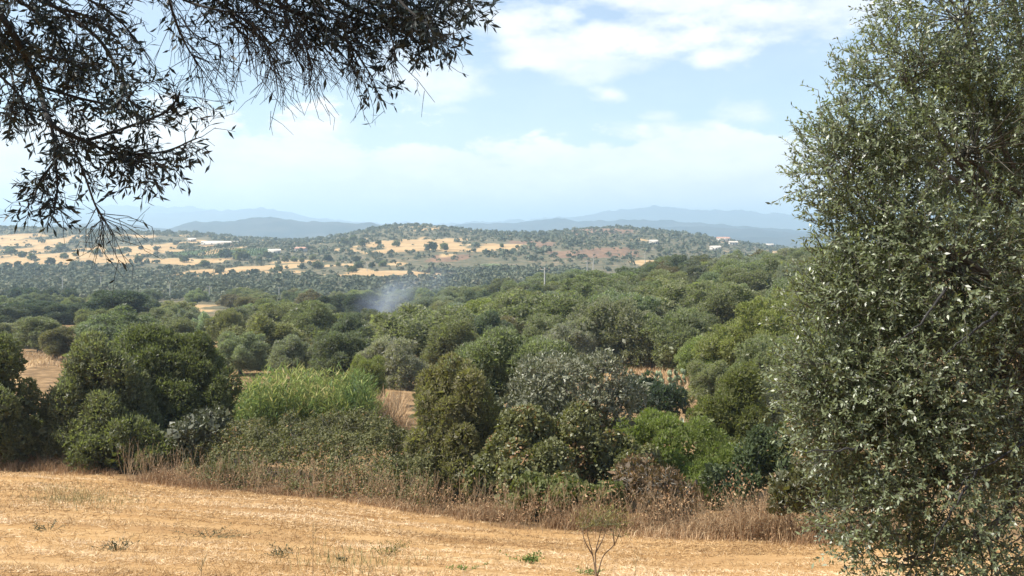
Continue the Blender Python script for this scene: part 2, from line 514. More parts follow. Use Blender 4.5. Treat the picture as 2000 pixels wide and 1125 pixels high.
def build_ground():
    a = np.concatenate([np.linspace(-1.7, -.62, 36, endpoint=False), np.linspace(-.62, .62, 340, endpoint=False), np.linspace(.62, 1.7, 37)])
    Y = np.concatenate([np.linspace(-18, 8, 16, endpoint=False), np.geomspace(8 + 20, 620, 130, endpoint=False) - 20,
                        np.geomspace(600, 1400, 120, endpoint=False), np.geomspace(1400, 16000, 40)])
    A, YY = np.meshgrid(a, Y, indexing='ij')
    X = A * (YY + 20)
    Z = ground(X, YY)
    nx, ny = X.shape
    V = np.stack([X, YY, Z], -1).reshape(-1, 3)
    i = np.arange(nx - 1)[:, None] * ny; j = np.arange(ny - 1)[None]
    Q = np.stack([i + j, i + ny + j, i + ny + j + 1, i + j + 1], -1).reshape(-1, 4)
    x, y = V[:, 0], V[:, 1]
    e = field_edge(x, y) + fbm(x / 2.2, y / 2.2, 3, 3) * 1.2
    ex = dict(field=np.clip(.5 - e / 1.2, 0, 1), dry=((inside(DRY_FIELDS, x, y, 10.0) & ((fbm(x / 30, y / 60, 3, 151) > -.22) | (y < 500))) | bare_spots(x, y)).astype(float), red=inside(RED_FIELDS, x, y, 14.0).astype(float) * .85,
              vine=inside(VINEYARD, x, y, 4.0).astype(float), near=np.clip((240 - y) / 60, 0, 1))
    me = mesh_np('ground', V, Q, ground_material(), smooth=True, extra=ex)
    link('ground', me, kind='structure')


build_ground()


def build_mountains():
    m, nt, out = new_mat('mountain')
    N, Lk = nt.nodes.new, nt.links.new
    tc = N('ShaderNodeTexCoord'); n = N('ShaderNodeTexNoise'); n.inputs['Scale'].default_value = .006; n.inputs['Detail'].default_value = 9; n.inputs['Roughness'].default_value = .7
    Lk(tc.outputs['Object'], n.inputs['Vector'])
    r = N('ShaderNodeValToRGB'); r.color_ramp.elements[0].position = .4; r.color_ramp.elements[0].color = (.012, .020, .024, 1)
    r.color_ramp.elements[1].position = .68; r.color_ramp.elements[1].color = (.065, .062, .058, 1)
    Lk(n.outputs[0], r.inputs[0]); p = N('ShaderNodeBsdfPrincipled'); Lk(r.outputs[0], p.inputs['Base Color']); p.inputs['Roughness'].default_value = 1
    p.inputs['Specular IOR Level'].default_value = 0
    Lk(p.outputs[0], out.inputs[0])
    ridges = [  # distance, thickness, skyline
        (3800, 700, [(-600, 448), (-100, 446), (60, 444), (200, 438), (330, 446), (358, 436), (382, 430), (400, 433), (420, 431), (440, 433), (470, 428), (500, 427), (530, 424), (556, 427), (580, 429), (600, 432),
                     (630, 431), (660, 430), (690, 431), (720, 434), (760, 441), (820, 452), (900, 458), (1000, 462), (1200, 462), (2600, 462)]),
        (4900, 800, [(-600, 460), (700, 462), (850, 444), (900, 437), (940, 434), (980, 435), (1010, 436), (1040, 433), (1070, 429), (1100, 426), (1130, 428), (1160, 432), (1200, 432), (1240, 430), (1290, 430), (1350, 434),
                      (1430, 440), (1500, 445), (1590, 452), (1750, 455), (2600, 450)]),
        (4250, 600, [(-600, 466), (1150, 466), (1250, 446), (1320, 440), (1380, 442), (1450, 447), (1520, 452), (1600, 460), (1750, 464), (2600, 462)]),
        (8400, 1000, [(-600, 440), (0, 430), (200, 420), (420, 410), (520, 405), (560, 414), (620, 428), (760, 440), (1000, 432), (1120, 425), (1220, 408), (1262, 404), (1278, 399), (1300, 405), (1340, 409), (1400, 410), (1450, 412), (1500, 418),
                      (1510, 415), (1560, 421), (1700, 425), (2600, 420)]),
        (9800, 1200, [(-600, 420), (0, 408), (150, 404), (260, 402), (380, 406), (480, 412), (580, 422), (700, 434), (900, 438), (1000, 430), (1300, 415), (1600, 424), (2600, 420)])]
    for k, (D, T, sk) in enumerate(ridges):
        px = np.linspace(-560, 2560, 620); row = np.interp(px, [s[0] for s in sk], [s[1] for s in sk])
        top = (HOR - row) / F * D
        nr = 17; v = np.linspace(-1, 1, nr)
        PXg, Vg = np.meshgrid(px, v, indexing='ij')
        Yg = D + Vg * T
        Xg = (PXg - 1000) / F * D * (1 + .3 * Vg * T / D)
        crest = top[:, None] + fbm(Xg / 160, Yg / 160 + 9 * k, 4, 60 + k) * .0024 * D + fbm(Xg / 55, Yg / 55, 4, 160 + k) * .0024 * D
        prof = (1 - np.abs(Vg)) ** .9
        base = -75.
        Zg = base + (crest - base) * prof + fbm(Xg / 260, Yg / 260, 4, 80 + k) * 22 * prof * (1 - prof) * 3
        V = np.stack([Xg, Yg, Zg], -1).reshape(-1, 3)
        i = np.arange(len(px) - 1)[:, None] * nr; j = np.arange(nr - 1)[None]
        Q = np.stack([i + j, i + nr + j, i + nr + j + 1, i + j + 1], -1).reshape(-1, 4)
        link('mountains', mesh_np('mountains', V, Q, m, smooth=False), kind='structure')


build_mountains()


def build_haze():
    m, nt, out = new_mat('haze')
    v = nt.nodes.new('ShaderNodeVolumePrincipled')
    v.inputs['Color'].default_value = (.60, .80, .96, 1)
    v.inputs['Density'].default_value = 2.4e-4
    v.inputs['Anisotropy'].default_value = .25
    nt.links.new(v.outputs[0], out.inputs['Volume'])
    x, y0, y1, z0, z1 = 26000, -400, 17000, -90, 292
    V = [(sx * x, y, z) for z in (z0, z1) for y in (y0, y1) for sx in (-1, 1)]
    Q = [(0, 2, 3, 1), (4, 5, 7, 6), (0, 1, 5, 4), (2, 6, 7, 3), (0, 4, 6, 2), (1, 3, 7, 5)]
    link('haze', mesh_np('haze', V, Q, m), kind='stuff')


build_haze()

# ---------------------------------------------------------------- foliage made of leaves
HUES = dict(olive=(.178, .184, .100), bright=(.186, .202, .074), dark=(.066, .080, .052), deep=(.124, .134, .082), grey=(.196, .200, .142),
            silver=(.24, .255, .195), brown=(.150, .128, .070), pale=(.18, .195, .12))


def hue(k, j=.12):
    c = np.array(HUES[k]) * (1 + random.uniform(-j, j))
    c[0] *= 1 + random.uniform(-.07, .07); c[2] *= 1 + random.uniform(-.1, .1)
    return tuple(c)


def shell_leaves(C, R, n, L, W, seed, up=.45, jit=.5, fuzz=.10, inner=.12, innerL=3.0, zmin=None, gaps=.35):
    """leaves standing on the outside of overlapping round lobes: C centres, R (k,3) radii"""
    g = np.random.default_rng(seed)
    C = np.asarray(C, float); R = np.asarray(R, float)
    area = R.prod(1) ** (2 / 3); pr = area / area.sum()
    m = int(n * 2.4) + 50
    k = g.choice(len(C), m, p=pr)
    d = unit(g.normal(size=(m, 3)))
    d[:, 2] = np.where(d[:, 2] < -.35, -d[:, 2], d[:, 2])
    # shoots gather in tufts: pull directions towards a set of tuft directions
    nt_ = 14
    T = unit(g.normal(size=(len(C), nt_, 3))); ti = g.integers(0, nt_, m)
    tuft = g.random(m) < .6
    d = np.where(tuft[:, None], unit(T[k, ti] + g.normal(size=(m, 3)) * .22), d)
    tn = g.random((len(C), nt_)); tl = np.where(tuft, tn[k, ti], .4)
    rad = 1 + np.where(tuft, (tl - .4) * fuzz * 1.6, -fuzz * .4) + g.normal(size=m) * fuzz * .55
    P = C[k] + d * R[k] * rad[:, None]
    keep = np.ones(m, bool)
    for q in range(len(C)):
        keep &= ~((((P - C[q]) / R[q]) ** 2).sum(1) < .72) | (k == q)
    if zmin is not None:
        keep &= P[:, 2] > zmin(P) if callable(zmin) else P[:, 2] > zmin
    idx = np.where(keep)[0][:n]
    P, dd, kk, tl = P[idx], d[idx], k[idx], tl[idx]
    m = len(P)
    out = unit(dd / R[kk])
    A = unit(out * .55 + np.array([0, 0, up]) + g.normal(size=(m, 3)) * jit)
    Nn = unit(out + g.normal(size=(m, 3)) * .55 + np.array([0, 0, .25]))
    sc = g.uniform(.65, 1.35, m)
    V = kites(P, A, Nn, L * sc, W * sc)
    lob = g.random(len(C))
    tint = np.clip(.30 + .22 * (lob[kk] - .5) + .18 * (tl - .5) + .36 * (g.random(m) - .1), 0, 1)
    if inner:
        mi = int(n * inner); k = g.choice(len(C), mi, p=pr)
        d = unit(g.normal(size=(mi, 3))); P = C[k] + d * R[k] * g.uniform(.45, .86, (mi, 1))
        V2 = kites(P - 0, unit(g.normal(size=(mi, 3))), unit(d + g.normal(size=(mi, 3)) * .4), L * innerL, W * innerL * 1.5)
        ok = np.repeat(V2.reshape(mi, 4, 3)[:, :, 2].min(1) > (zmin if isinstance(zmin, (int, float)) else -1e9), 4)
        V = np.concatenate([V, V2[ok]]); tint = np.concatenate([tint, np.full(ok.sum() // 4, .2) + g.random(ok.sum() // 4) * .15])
    return V, tint


def proto_lobes(seed, n=16, flat=.36, low=.16, squat=1.0):
    g = np.random.default_rng(seed); C = []; R = []
    for i in range(n):
        z = low + (.80 - low) * (i + .5) / n
        t = np.clip((z - .34) / .56, -1, 1); reach = flat * math.sqrt(max(0, 1 - t * t))
        a = i * 2.399 + g.uniform(-.5, .5)
        rr = reach * g.uniform(.5, 1.22)
        r = g.uniform(.13, .22) * (1.12 if z < .5 else .92)
        C.append((rr * math.cos(a), rr * math.sin(a), z)); R.append((r, r, r * g.uniform(.8, 1.1)))
    C.append((0, 0, .45)); R.append((.3, .3, .36))
    C, R = np.array(C), np.array(R)
    c2 = [C]; r2 = [R * .9]
    for q in range(3):
        d = unit(g.normal(size=C.shape) + np.array([0, 0, .2])); f = g.uniform(.35, .6, (len(C), 1))
        c2.append(C + d * R * .75); r2.append(R * f * np.array([1, 1, 1.15]))
    return np.concatenate(c2), np.concatenate(r2)


def trunk_mesh(seed, name='trunk', h=.5, r=.035, n=5):
    g = np.random.default_rng(seed); t = Tubes()
    t.add(bez([(0, 0, -.06), (g.uniform(-.02, .02), g.uniform(-.02, .02), h * .25), (g.uniform(-.03, .03), 0, h * .5)], 4), np.linspace(r * 1.25, r * .9, 9), 8)
    for i in range(n):
        a = i * 6.283 / n + g.uniform(-.3, .3); q = g.uniform(.16, .30)
        t.add(bez([(0, 0, h * .42), (q * .5 * math.cos(a), q * .5 * math.sin(a), h * .75), (q * math.cos(a), q * math.sin(a), h * g.uniform(1.1, 1.5))], 4), np.linspace(r * .7, r * .12, 9), 6)
    return t.mesh(name, M_BARK)


PROTO = {'near': [], 'mid': [], 'far': []}
for i in range(3):
    C_, R_ = proto_lobes(100 + i, 18 + 2 * i)
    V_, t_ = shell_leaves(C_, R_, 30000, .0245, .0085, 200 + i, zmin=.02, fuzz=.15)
    PROTO['near'].append((kite_mesh('crown', V_, t_, M_LEAF), trunk_mesh(300 + i)))
for i in range(7):
    C_, R_ = proto_lobes(120 + i, 12 + i, flat=.34 + .012 * i, low=(.14 if i % 3 else .24))
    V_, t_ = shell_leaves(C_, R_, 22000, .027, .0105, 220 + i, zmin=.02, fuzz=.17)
    PROTO['mid'].append((kite_mesh('crown', V_, t_, M_LEAF), trunk_mesh(320 + i)))
for i in range(4):
    C_, R_ = proto_lobes(140 + i, 8 + i)
    V_, t_ = shell_leaves(C_, R_, 2200, .085, .036, 240 + i, zmin=.02)
    PROTO['far'].append((kite_mesh('crown', V_, t_, M_LEAF), trunk_mesh(340 + i)))

TREES = []      # (x, y, half width) of what stands already


def tree(px, Y, top, wpx, hk, label, name='olive_tree', cat='tree', group=None, cls=None, H=None):
    x = (px - 1000) / F * Y; zb = gz(x, Y)
    if H is None:
        H = max((HOR - top) / F * Y - zb, .8)
    H *= 1.06
    w = max(wpx * Y / F, .6 * H)
    cls = cls or ('near' if Y < 62 else 'mid' if Y < 330 else 'far')
    cm, tm = random.choice(PROTO[cls])
    e = link(name, None, label=label, cat=cat, group=group)
    e.location = (x, Y, zb); e.rotation_euler = (0, 0, random.uniform(0, 6.28)); e.scale = (w * 1.25, w * random.uniform(1.0, 1.3), H)
    link('trunk', tm, e)
    link('crown', cm, e, color=hue(hk))
    TREES.append((x, Y, w / 2))
    return e


def lobes_px(spec):
    """(column, row, half width, half height, distance[, depth ratio]) in the photograph -> centres and radii in metres"""
    C = []; R = []
    for s in spec:
        px, py, rx, rz, Y = s[:5]; k = s[5] if len(s) > 5 else .9
        C.append(at(px, py, Y)); R.append((rx * Y / F, rx * Y / F * k, rz * Y / F))
    return np.array(C), np.array(R)


def sublobes(C, R, seed, k=11):
    """smaller uneven lobes on each lobe, so that no outline is a ball"""
    g = np.random.default_rng(seed + 900); c2 = [C]; r2 = [R * .8]
    for q in range(k):
        d = unit(g.normal(size=C.shape) + np.array([0, -.15, .25])); f = g.uniform(.22, .5, (len(C), 1))
        c2.append(C + d * R * g.uniform(.55, .95, (len(C), 1))); r2.append(R * f * np.array([1, 1, 1.15]))
    return np.concatenate(c2), np.concatenate(r2)


def bush(spec, dens, L, W, hk, mat, label, name, cat, seed, group=None, up=.45, jit=.5, fuzz=.1, inner=.12, trunk=True, twigs=0, part='crown', color=None):
    C0, R0 = lobes_px(spec)
    C, R = sublobes(C0, R0, seed)
    area = (4 * np.pi * (R.prod(1)) ** (2 / 3)).sum() * .36
    n = int(area * dens * .82); L *= 1.06; W *= 1.08
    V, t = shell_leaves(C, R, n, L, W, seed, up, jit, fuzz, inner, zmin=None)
    # nothing below the ground
    q = V.reshape(-1, 4, 3); ok = q[:, :, 2].min(1) > ground(q[:, 0, 0], q[:, 0, 1]) + .01
    V = q[ok].reshape(-1, 3); t = t[ok]
    bx, by = C[:, 0].mean(), C[:, 1].mean(); base = np.array([bx, by, gz(bx, by)])
    e = link(name, None, label=label, cat=cat, group=group); e.location = base
    link(part, kite_mesh(part, V - base, t, mat), e, color=color or hue(hk, .03))
    g = np.random.default_rng(seed + 5)
    tb = Tubes()
    if trunk:
        st = base + np.array([0, 0, -.15])
        for c in C0:
            mid = (st + c) / 2 + g.normal(size=3) * .15 + np.array([(c - st)[0] * -.2, (c - st)[1] * -.2, 0])
            s = st + np.array([g.normal() * .12, g.normal() * .12, 0])
            tb.add(bez([s - base, mid - base, c - base], 5), np.linspace(.085, .025, 11), 6)
        link('trunk', tb.mesh('trunk', M_BARK), e)
    if twigs:
        k = g.integers(0, len(C), twigs); d = unit(g.normal(size=(twigs, 3)) + np.array([0, -.3, .4]))
        P0 = C[k] + d * R[k] * .55; P2 = C[k] + d * R[k] * g.uniform(1.0, 1.2, (twigs, 1)); P1 = (P0 + P2) / 2 + g.normal(size=(twigs, 3)) * .05
        link('twigs', Tubes().many(P0 - base, P1 - base, P2 - base, .012, .004).mesh('twigs', M_PALE_TWIG), e, kind='stuff')
    for c, r in zip(C0, R0): TREES.append((c[0], c[1], r[0]))
    return e


# ---- the row of trees and thickets along the far edge of the field
bush([(-30, 770, 65, 90, 36), (0, 722, 38, 58, 36.5), (0, 850, 70, 76, 35.5), (58, 815, 28, 56, 36), (-100, 800, 90, 130, 37), (40, 870, 40, 60, 35.5)], 420, .12, .042, 'olive', M_LEAF,
     'olive green tree cut off by the photo edge at the far left field end', 'olive_tree', 'tree', 1, color=(.120, .128, .062))
bush([(140, 800, 62, 66, 37), (205, 745, 75, 70, 37.5), (240, 800, 70, 80, 37.2), (115, 865, 52, 60, 36.5), (205, 850, 80, 80, 36.5), (172, 745, 42, 48, 38), (95, 850, 35, 56, 37), (150, 860, 60, 60, 36.2)], 420, .12, .042, 'grey', M_LEAF,
     'grey-green bushy tree at the field edge, left half of the big left clump', 'olive_tree', 'tree', 2, color=(.145, .150, .082))
bush([(300, 725, 90, 70, 40), (370, 745, 82, 85, 40), (310, 800, 100, 90, 39.6), (265, 705, 60, 45, 40.5), (345, 700, 55, 42, 40.5), (405, 800, 50, 85, 39.5), (340, 830, 85, 85, 39), (245, 790, 65, 90, 39.5), (425, 775, 30, 65, 40),
      (380, 870, 60, 50, 38)], 420, .12, .042, 'olive', M_LEAF,
     'tallest dark olive tree at the field edge, right half of the big left clump', 'olive_tree', 'tree', 3, color=(.112, .122, .056))
bush([(250, 860, 58, 58, 35.6), (300, 885, 50, 45, 35.4), (175, 890, 45, 40, 35.2)], 420, .11, .04, 'deep', M_LEAF,
     'low dark shrub tucked in front of the big left tree clump', 'shrub', 'shrub', 4, color=(.115, .122, .054))


def bramble_mound():
    """one continuous slope of bramble: a crest of its own height, falling to the field edge"""
    g = np.random.default_rng(505); n = 64000
    px = g.uniform(335, 845, n)
    crest = np.interp(px, [335, 360, 400, 460, 520, 600, 680, 760, 845], [925, 884, 856, 836, 826, 832, 840, 844, 854]) + fbm(px / 38, px * 0, 3, 97) * 26
    yf = np.interp(px, EDGE_PX, EDGE_Y) + np.interp(px, [335, 420, 600, 845], [.7, .3, .2, .35]); yb = yf + 5.2
    t = g.random(n) ** .85 * 1.25
    Y = yf + (yb - yf) * t; x = (px - 1000) / F * Y
    zc = (HOR - crest) / F * yb; z0 = ground(x, Y)
    prof = np.sin(np.clip(t, 0, 1) * np.pi / 2) ** .62 - np.clip(t - 1, 0, 1) * .5
    zt = ground((px - 1000) / F * yf, yf) + (zc - ground((px - 1000) / F * yf, yf)) * prof
    rel = fbm(x / .9, Y / .9, 3, 91); fine = fbm(x / .28, Y / .28, 2, 93)
    z = zt + rel * .62 + fine * .28 + g.normal(size=n) * .06
    dep = g.random(n) < .2; z = np.where(dep, z - g.uniform(.1, .5, n), z)
    ok = z > z0 + .03; x, Y, z, rel, fine, t, px = x[ok], Y[ok], z[ok], rel[ok], fine[ok], t[ok], px[ok]; n = len(x)
    base = np.array([(590 - 1000) / F * 33, 33, gz((590 - 1000) / F * 33, 33)])
    e = link('bramble_thicket', None, label='long low mound of bramble below the reeds along the field edge', cat='thicket'); e.location = base
    A = unit(g.normal(size=(n, 3)) + np.array([0, -.3, .1])); N_ = unit(g.normal(size=(n, 3)) * .6 + np.array([-.1, -.55, .7]))
    sz = g.uniform(.6, 1.3, n)
    hol = fbm(x / .55, Y / .55, 3, 99) > -.34                           # holes one can see into
    V = kites(np.stack([x, Y, np.where(hol, z, np.maximum(z - .45, z0[ok] + .04))], 1) - base, A, N_, .085 * sz, .055 * sz)
    dryness = np.clip((.55 - t) * .5, -.1, .35) + fbm(x / 1.6, Y / 1.6, 2, 95) * .5
    tint = np.clip(.34 + fine * .25 + g.normal(size=n) * .17 + np.maximum(dryness, -.1) * g.random(n) * 1.3, 0, 1)
    link('foliage', kite_mesh('foliage', V, tint, M_BRAMBLE), e, kind='stuff', color=(.125, .125, .050))
    k = g.choice(n, 700, replace=False); P0 = np.stack([x, Y, z], 1)[k] - base - np.array([0, 0, .25]); d = unit(g.normal(size=(700, 3)) + np.array([0, -.5, .6])); P2 = P0 + d * g.uniform(.35, .95, (700, 1))
    link('stems', Tubes().many(P0, (P0 + P2) / 2 + np.array([0, 0, .06]), P2, .006, .003).mesh('stems', M_PALE_TWIG), e, kind='stuff')


bramble_mound()
bush([(965, 728, 95, 66, 41), (1015, 750, 95, 85, 41), (870, 800, 70, 80, 40.5), (900, 775, 65, 70, 41), (1050, 715, 60, 45, 42), (930, 850, 95, 110, 40), (1060, 800, 60, 80, 41)], 420, .12, .042, 'olive', M_LEAF,
     'broad olive tree behind the brownish one in the middle of the hedge', 'olive_tree', 'tree', 6)
bush([(880, 785, 62, 66, 32.5), (865, 850, 66, 85, 32), (900, 950, 75, 60, 31.3), (930, 815, 50, 70, 32.5), (900, 905, 70, 75, 31.5), (848, 765, 45, 45, 33), (920, 960, 50, 50, 31)], 460, .10, .034, 'brown', M_LEAF,
     'brownish olive tree standing upright in the middle of the hedge', 'olive_tree', 'tree', 7, color=(.165, .150, .072))
bush([(1100, 745, 68, 54, 31.5), (1168, 752, 56, 52, 31.5), (1060, 730, 40, 36, 32), (1035, 795, 52, 46, 31.5), (1188, 805, 50, 46, 31.5), (1120, 805, 70, 50, 31), (1180, 716, 28, 34, 31.5), (1225, 770, 34, 34, 32)], 260, .11, .042, 'silver', M_SILVER,
     'silver-leaved tree with pale sparse crown in the middle of the hedge', 'silver_tree', 'tree', 8, fuzz=.22, inner=.04, twigs=260, color=(.195, .20, .135))
bush([(1045, 858, 68, 56, 30.5), (1010, 880, 52, 66, 30), (1160, 880, 60, 50, 31), (960, 930, 50, 60, 30), (1040, 980, 70, 50, 28.6), (1230, 920, 60, 60, 30), (1130, 890, 78, 85, 30.5), (1075, 945, 78, 62, 29), (1000, 915, 40, 62, 29.5), (1185, 905, 48, 66, 30)], 420, .10, .065, 'olive', M_VINE,
     'tangle of yellowing climber smothering the base of the silver tree', 'climber_thicket', 'thicket', 9, up=.15, jit=.8, trunk=False, twigs=300, part='foliage', color=(.14, .145, .06))
bush([(1095, 970, 58, 42, 27.4), (1165, 985, 58, 38, 27), (1035, 975, 38, 44, 27.6)], 420, .10, .065, 'bright', M_BRAMBLE,
     'small green bramble at the field edge in front of the climber tangle', 'bramble_bush', 'bush', 10, up=.2, jit=.8, trunk=False, twigs=120, part='foliage', color=(.12, .135, .045))
bush([(1265, 862, 66, 50, 34.5), (1335, 880, 78, 58, 34), (1395, 910, 58, 56, 33.5), (1222, 850, 38, 36, 35), (1300, 930, 75, 52, 33), (1275, 835, 50, 30, 35.5), (1370, 960, 70, 46, 31), (1430, 930, 50, 60, 32)], 460, .09, .03, 'bright', M_LEAF,
     'light green feathery bush right of the silver tree', 'shrub', 'shrub', 11, color=(.14, .165, .045), trunk=False, part='foliage')
bush([(1440, 775, 48, 62, 38.5), (1420, 835, 58, 60, 38), (1462, 845, 45, 60, 38), (1380, 840, 38, 50, 38.5), (1440, 890, 50, 50, 37.5)], 420, .11, .038, 'bright', M_LEAF,
     'upright yellow-green olive tree between light bush and near right tree', 'olive_tree', 'tree', 12, color=(.14, .148, .05))
bush([(1485, 905, 50, 60, 30.5), (1425, 950, 50, 40, 29.5), (1535, 905, 40, 68, 30)], 380, .10, .05, 'deep', M_BRAMBLE,
     'dark green shrub at the field edge left of the near right tree', 'shrub', 'shrub', 13, twigs=150, part='foliage', color=(.06, .08, .034), trunk=False)
bush([(1290, 965, 66, 52, 27), (1245, 935, 46, 48, 28), (1340, 985, 40, 40, 26.5)], 300, .09, .03, 'brown', M_VINE,
     'half dead brown bush at the field edge, right of the small bramble', 'dry_bush', 'bush', 14, twigs=400, part='foliage', color=(.13, .09, .05), trunk=False)
bush([(1258, 775, 50, 40, 52), (1300, 785, 42, 36, 51)], 300, .14, .05, 'deep', M_LEAF,
     'dark round bush below the prickly pear patch', 'shrub', 'shrub', 15, trunk=False, part='foliage', color=(.055, .075, .045))
bush([(1600, 905, 62, 66, 23.5), (1550, 965, 58, 46, 23.2), (1660, 940, 60, 60, 22.5)], 380, .09, .045, 'olive', M_VINE,
     'mixed green and brown thicket behind the lower branches of right tree', 'bramble_thicket', 'thicket', 16, twigs=300, part='foliage', color=(.09, .092, .04), trunk=False)
bush([(405, 830, 34, 30, 36), (370, 850, 40, 26, 35)], 260, .12, .05, 'silver', M_SILVER,
     'pale leggy shrub poking out between left trees and bramble mound', 'shrub', 'shrub', 17, twigs=120, fuzz=.3, part='foliage', color=(.115, .12, .07), trunk=False)


# ---- named trees of the middle distance
T_ = [
    (20, 112, 628, 90, 'grey', 'grey-green round tree at the left edge above the pale hayfield'),
    (78, 106, 618, 100, 'olive', 'olive tree behind the brown round bush at the left'),
    (108, 94, 640, 72, 'brown', 'brownish ball-shaped tree beside the pale hayfield at the left'),
    (190, 122, 622, 90, 'pale', 'pale green tree left of the dark leafy oak'),
    (230, 182, 566, 150, 'dark', 'largest near-black domed tree in the left valley'),
    (60, 192, 588, 130, 'dark', 'long dark tree left of the near-black domed tree'),
    (-12, 172, 592, 100, 'dark', 'dark tree at the left photo edge below the pale pasture'),
    (128, 186, 592, 84, 'dark', 'dark tree touching the left side of the near-black dome'),
    (404, 127, 612, 60, 'silver', 'silvery round tree standing over the small straw patch'),
    (446, 120, 606, 62, 'olive', 'olive tree just right of the silvery round tree'),
    (335, 118, 618, 82, 'olive', 'olive tree left of the silvery round tree'),
    (368, 145, 600, 62, 'grey', 'grey-green tree behind and left of the silvery round tree'),
    (285, 138, 612, 70, 'deep', 'dark olive tree in front of the near-black dome, right end'),
    (520, 88, 618, 128, 'olive', 'broad olive tree behind the left end of the reeds'),
    (470, 80, 645, 86, 'grey', 'grey-green olive tree between straw patch and reeds'),
    (572, 76, 655, 84, 'grey', 'low grey olive tree directly behind the reeds'),
    (662, 74, 645, 118, 'deep', 'dark leafy tree behind the right end of the reeds'),
    (612, 112, 588, 105, 'olive', 'tall rounded olive tree left of the smoke'),
    (690, 98, 612, 90, 'deep', 'dark tree just below the smoke'),
    (832, 90, 592, 180, 'olive', 'widest olive tree right of the smoke'),
    (768, 71, 655, 108, 'grey', 'grey olive tree in front of the widest olive tree'),
    (715, 60, 690, 50, 'bright', 'small bright green tree at the right end of the reeds'),
    (885, 82, 622, 120, 'olive', 'olive tree below the widest one, above the middle hedge'),
    (935, 100, 602, 108, 'deep', 'dark olive tree right of the widest olive tree'),
    (988, 106, 612, 112, 'brown', 'brown-topped olive tree above the middle hedge'),
    (702, 200, 572, 70, 'dark', 'dark tree the smoke drifts across, right one'),
    (645, 208, 576, 64, 'dark', 'dark tree the smoke drifts across, left one'),
    (550, 145, 590, 118, 'olive', 'olive tree between smoke and silvery round tree'),
    (480, 152, 596, 90, 'deep', 'dark olive tree behind the straw patch'),
    (1062, 97, 614, 100, 'olive', 'olive tree behind the middle hedge, below the nearest pole'),
    (1108, 90, 628, 86, 'grey', 'grey olive tree left of the big round-headed one'),
    (1190, 93, 576, 138, 'olive', 'big round-headed olive tree right of the nearest pole'),
    (1252, 97, 612, 98, 'grey', 'grey olive tree right of the big round-headed one'),
    (1315, 90, 600, 128, 'olive', 'broad olive tree above the prickly pear'),
    (1366, 88, 612, 90, 'deep', 'dark olive tree right of the broad one above the prickly pear'),
    (1402, 78, 655, 108, 'bright', 'yellow-green tree at the foot of the bright sloping row'),
    (1452, 76, 620, 126, 'bright', 'yellow-green tree second from the foot of the bright sloping row'),
    (1506, 73, 590, 136, 'bright', 'yellow-green tree in the middle of the bright sloping row'),
    (1556, 84, 560, 138, 'bright', 'yellow-green tree near the top of the bright sloping row'),
    (1616, 90, 530, 146, 'bright', 'topmost yellow-green tree of the bright row, behind the near tree'),
    (1386, 62, 700, 96, 'olive', 'olive tree between prickly pear and upright yellow-green tree'),
    (1500, 58, 650, 116, 'olive', 'olive tree below the bright sloping row, beside the near tree'),
    (1570, 56, 690, 120, 'olive', 'olive tree half hidden by the near right tree'),
    (1480, 50, 740, 80, 'deep', 'dark olive tree above the shrub left of the near right tree'),
]
for (px, Y, top, w, hk, lb) in T_:
    tree(px, Y, top, w, hk, lb)
for px in (34, 62, 100, 138):
    tree(px, 345, 562, 30, 'dark', 'small dark tree in the row above the narrow tan pasture at left', group='dark trees on the narrow tan pasture')
tree(955, 640, 515, 34, 'silver', 'tall pale grey-green eucalyptus at the foot of the middle hill', name='eucalyptus_tree', cls='far')


def scatter(n, pxr, Yr, spacing, fn, seed, ok=None):
    """trees of a grove, none closer than its spacing to another"""
    g = np.random.default_rng(seed); made = 0; tries = 0
    T = list(TREES)
    while made < n and tries < 6000:
        tries += 1
        px = g.uniform(*pxr); Y = math.sqrt(g.uniform(Yr[0] ** 2, Yr[1] ** 2)); x = (px - 1000) / F * Y
        if ok and not ok(px, Y, x):
            continue
        if any((x - a) ** 2 + (Y - b) ** 2 < (spacing * .5 + min(r, 2.6)) ** 2 for a, b, r in T):
            continue
        fn(px, Y, x); T = list(TREES); made += 1
    return made


KINDS = ['olive'] * 5 + ['grey'] * 2 + ['deep'] * 3 + ['pale', 'brown', 'bright']


WORDS = dict(olive='green', grey='grey-green', deep='dark green', pale='pale green', brown='brownish', bright='yellow-green')


def grove(px, Y, x, where, group, h=(4.2, 6.4)):
    H = random.uniform(*h); k = random.choice(KINDS)
    tree(px, Y, None, H * random.uniform(.95, 1.5) * F / Y, k, WORDS[k] + ' olive tree ' + where, H=H, group=group)


def hill_zone(px, Y):
    side = 'near the poles' if px < 1180 else 'in the middle' if px < 1420 else 'beside near tree'
    return ('on the crest' if Y > 222 else 'mid slope' if Y > 160 else 'at the foot') + ' of right hillside grove, ' + side


def valley_zone(px, Y):
    side = 'left of the smoke' if px < 640 else 'beside the smoke' if px < 800 else 'right of the smoke'
    return ('at the back' if Y > 240 else 'in the middle' if Y > 170 else 'at the front') + ' of the valley grove, ' + side


def left_zone(px, Y):
    return ('behind' if Y > 200 else 'in front of') + ' near-black dome tree, ' + ('left part of valley' if px < 160 else 'straw patch side')


